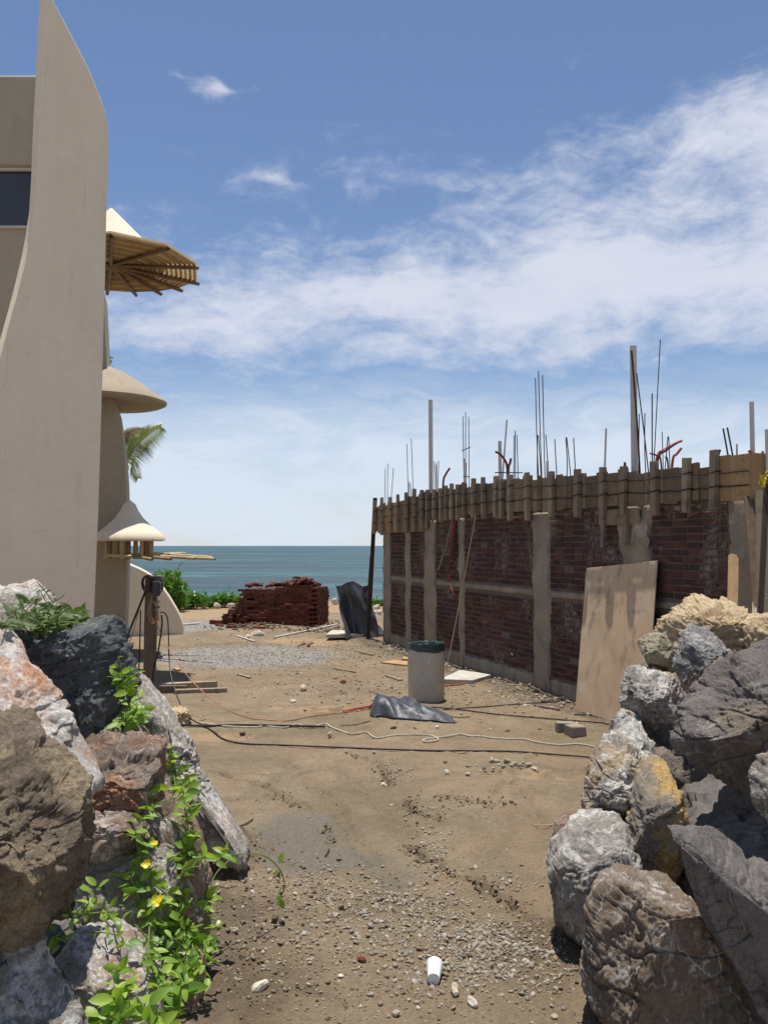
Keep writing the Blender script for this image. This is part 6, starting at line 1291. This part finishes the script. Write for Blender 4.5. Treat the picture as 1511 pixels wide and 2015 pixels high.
# flowers
def petal():
    V = []; Fc = []
    for i in range(5):
        t = i / 4; w = 0.9 * math.sin(math.pi * (0.12 + 0.72 * t)); V += [(t, -w / 2, 0.25 * t * t), (t, 0, 0.12 * t), (t, w / 2, 0.25 * t * t)]
    for i in range(4):
        for k in (0, 1): a = i * 3 + k; Fc.append((a, a + 1, a + 4, a + 3))
    return np_mesh('petal', V, Fc, True)
PM = petal(); PM.materials.append(MAT['petal'])
for (x, y, w, lab) in [(287, 1723, 24, 'yellow trumpet flower, upper of the two open ones'), (305, 1783, 28, 'yellow open flower, lower and larger one'), (287, 1654, 16, 'small folded yellow flower above the open ones')]:
    p = on_rock(x, y, 0.16); root = thing('vine_flower', lab, 'flower', p, 'yellow flowers on the vine')
    ax_ = np.array([0.1, -0.75, 0.6]); ax_ /= np.linalg.norm(ax_); e1 = np.cross(ax_, [0, 0, 1.0]); e1 /= np.linalg.norm(e1); e2 = np.cross(ax_, e1)
    for k in range(5):
        a = 2 * math.pi * k / 5 + 0.3; d = e1 * math.cos(a) + e2 * math.sin(a)
        o = bpy.data.objects.new('petal', PM); COL.objects.link(o); o.parent = root; m_ = basis(d + ax_ * random.uniform(0.0, 0.6) + RNG.normal(size=3) * 0.15, ax_); o.matrix_local = m_ @ Matrix.Scale(w * p[1] / FPX * random.uniform(0.36, 0.48), 4)
    MB().tube([p - ax_ * 0.03, p + ax_ * 0.004], 0.006, 6).build('throat', MAT['petal'], root)
stone(527, 1521, 5, 'fallen yellow petal on the mud', 'petal', None, 'petal')
# bushes and trees made of leaf-sized faces
def crown(name, mat, parent, lobes, n, size, aspect=0.45):
    V = np.zeros((n * 4, 3)); k = 0; tot = sum(l[3] * l[4] * l[5] for l in lobes)
    for (x, y, z, rx, ry, rz) in lobes:
        m_ = int(n * rx * ry * rz / tot); 
        d = RNG.normal(size=(m_, 3)); d /= np.linalg.norm(d, axis=1)[:, None]; r = RNG.random(m_) ** 0.45
        nse = 1 + 0.45 * pn(d * 2.3 + x * 3)
        P_ = d * (r * nse)[:, None] * [rx, ry, rz] + [x, y, z]
        a = RNG.normal(size=(m_, 3)); a /= np.linalg.norm(a, axis=1)[:, None]; b_ = np.cross(a, RNG.normal(size=(m_, 3))); b_ /= np.linalg.norm(b_, axis=1)[:, None]
        sz = size * RNG.uniform(0.6, 1.3, m_)[:, None]
        for j, (p1, p2) in enumerate(((0, 0), (0.5, aspect / 2), (1, 0), (0.5, -aspect / 2))): V[k * 4 + j:(k + m_) * 4:4] = P_ + a * sz * p1 + b_ * sz * p2
        k += m_
    V = V[:k * 4]; base = np.array(parent.location)
    me_ = np_mesh(name, V - base, np.arange(k * 4).reshape(-1, 4), True); return link_mesh(name, me_, MAT[mat], parent)
def bush(name, label, cat, px, Y, lobes, n, size, mat='leaf_bush', group=None):
    b_ = at(px, 1200, Y); b_[2] = gz1(b_[0], b_[1]); root = thing(name, label, cat, b_, group); L_ = []
    for (x, y, rx, ry) in lobes:
        p = at(x, y, Y + random.uniform(-0.4, 0.4)); m_ = Y / FPX; L_.append((p[0], p[1], p[2], rx * m_, rx * m_ * 0.9, ry * m_))
        MB().tube(smooth_path([b_ + [random.uniform(-.1, .1), 0, -0.05], (b_ + p) / 2 + RNG.normal(size=3) * 0.08, p], 4), 0.03, 5, 0.008).build('stem', MAT['bark'], root, smooth=True)
    crown('crown', mat, root, L_, n, size); return root
bush('shrub', 'tall bright green shrub behind the low curved wall', 'shrub', 335, 31, [(330, 1145, 24, 22), (350, 1165, 22, 25), (320, 1170, 22, 22), (350, 1130, 10, 8), (353, 1112, 7, 3), (345, 1185, 26, 18), (312, 1140, 14, 14)], 2600, 0.16, group='shrubs by the beach')
bush('shrub', 'round dense green bush in the middle of the beach shrubs', 'shrub', 385, 32, [(378, 1178, 26, 15), (395, 1182, 18, 13), (365, 1186, 18, 12)], 1800, 0.13, group='shrubs by the beach')
bush('shrub', 'low straggly bush between the round bush and the brick stack', 'shrub', 430, 33, [(425, 1182, 14, 12), (440, 1178, 12, 14), (456, 1180, 14, 14), (412, 1186, 12, 9), (470, 1182, 12, 10)], 1500, 0.13, group='shrubs by the beach')
bush('shrub', 'small green bush showing between the black sheet and the brick wall', 'shrub', 742, 34, [(738, 1186, 10, 8), (750, 1188, 9, 8), (730, 1190, 8, 6)], 500, 0.13, group='shrubs by the beach')
# palm behind the rear wall
pc_ = at(222, 912, 26); pbs = pc_.copy(); pbs[2] = -0.1; pbs[0] -= 0.3
pm = thing('palm_tree', 'coconut palm frond showing past the rear wall of the house', 'palm tree', pbs)
MB().tube(smooth_path([pbs, (pbs + pc_) / 2 + [0.12, 0, 0], pc_], 8), 0.17, 10, 0.11).build('trunk', MAT['bark'], pm, smooth=True)
def frond(path, ll, mat, droop=0.35):
    pa = smooth_path(path, 8); mb = MB().tube(pa, 0.018, 5, 0.004); n_ = len(pa)
    for i in range(3, n_):
        for rep_ in range(3):
            t = (i + rep_ / 3) / n_
            if i + 1 >= n_ and rep_: continue
            p = pa[i] + ((pa[min(i + 1, n_ - 1)] - pa[i]) * rep_ / 3); d = pa[min(i + 1, n_ - 1)] - pa[max(i - 1, 0)]; d /= np.linalg.norm(d)
            for sd_ in (-1, 1):
                s2 = np.cross(d, [0.15, -0.75, 0.6]) * sd_; s2 /= np.linalg.norm(s2); L_ = ll * math.sin(math.pi * (0.18 + 0.75 * t)) * random.uniform(0.85, 1.1)
                dir_ = s2 * 0.85 + d * 0.6 + [0, 0, -0.1]; dir_ /= np.linalg.norm(dir_); w = np.cross(dir_, [0.2, -0.9, 0.3]); w /= np.linalg.norm(w); w *= 0.010
                e1 = p + dir_ * L_ * 0.5 + [0, 0, -droop * L_ * 0.12]; e2 = p + dir_ * L_ + [0, 0, -droop * L_ * 0.55]
                mb.add([p - w * 0.6, p + w * 0.6, e1 + w, e1 - w, e2], [(0, 1, 2, 3), (3, 2, 4)])
    return mb.build('frond', MAT[mat], pm, recalc=False)
frond([pc_, at(246, 902, 25.8), at(268, 878, 25.7), at(290, 858, 25.6), at(317, 840, 25.6)], 0.80, 'leaf_palm', 0.45)
frond([pc_, at(232, 875, 26), at(250, 853, 26), at(268, 846, 26), at(288, 846, 26)], 0.30, 'leaf_dry')
frond([pc_, at(238, 892, 26.2), at(252, 872, 26.2), at(265, 858, 26.2)], 0.7, 'leaf_palm', 0.8)
for k in range(7):
    a = math.pi * (0.45 + 0.19 * k); dv = np.array([math.cos(a), math.sin(a) * 0.9, 0])
    frond([pc_, pc_ + dv * 0.6 + [0, 0, 0.35], pc_ + dv * 1.3 + [0, 0, 0.3], pc_ + dv * 1.9 + [0, 0, -0.3]], 0.5, 'leaf_palm', 0.6)
# broadleaf tree whose twigs show above the hood
tb = at(188, 715, 23.5); tbb = tb.copy(); tbb[2] = -0.1; tbb[0] -= 0.5
tr_ = thing('tree', 'dark leafy twigs of a tree showing above the upper hood', 'tree', tbb)
MB().tube(smooth_path([tbb, (tbb + tb) / 2 + [0.2, 0, 0], tb], 6), 0.10, 8, 0.03).build('trunk', MAT['bark'], tr_, smooth=True)
mpp = 23.5 / FPX
crown('crown', 'leaf_dark', tr_, [(tb[0], tb[1], tb[2], 0.34, 0.4, 0.30)] + [(*at(x, y, 23.5), 0.05, 0.06, 0.05) for x, y in ((211, 697), (216, 704), (222, 706), (211, 715), (224, 722), (214, 722))], 700, 0.11, 0.6)
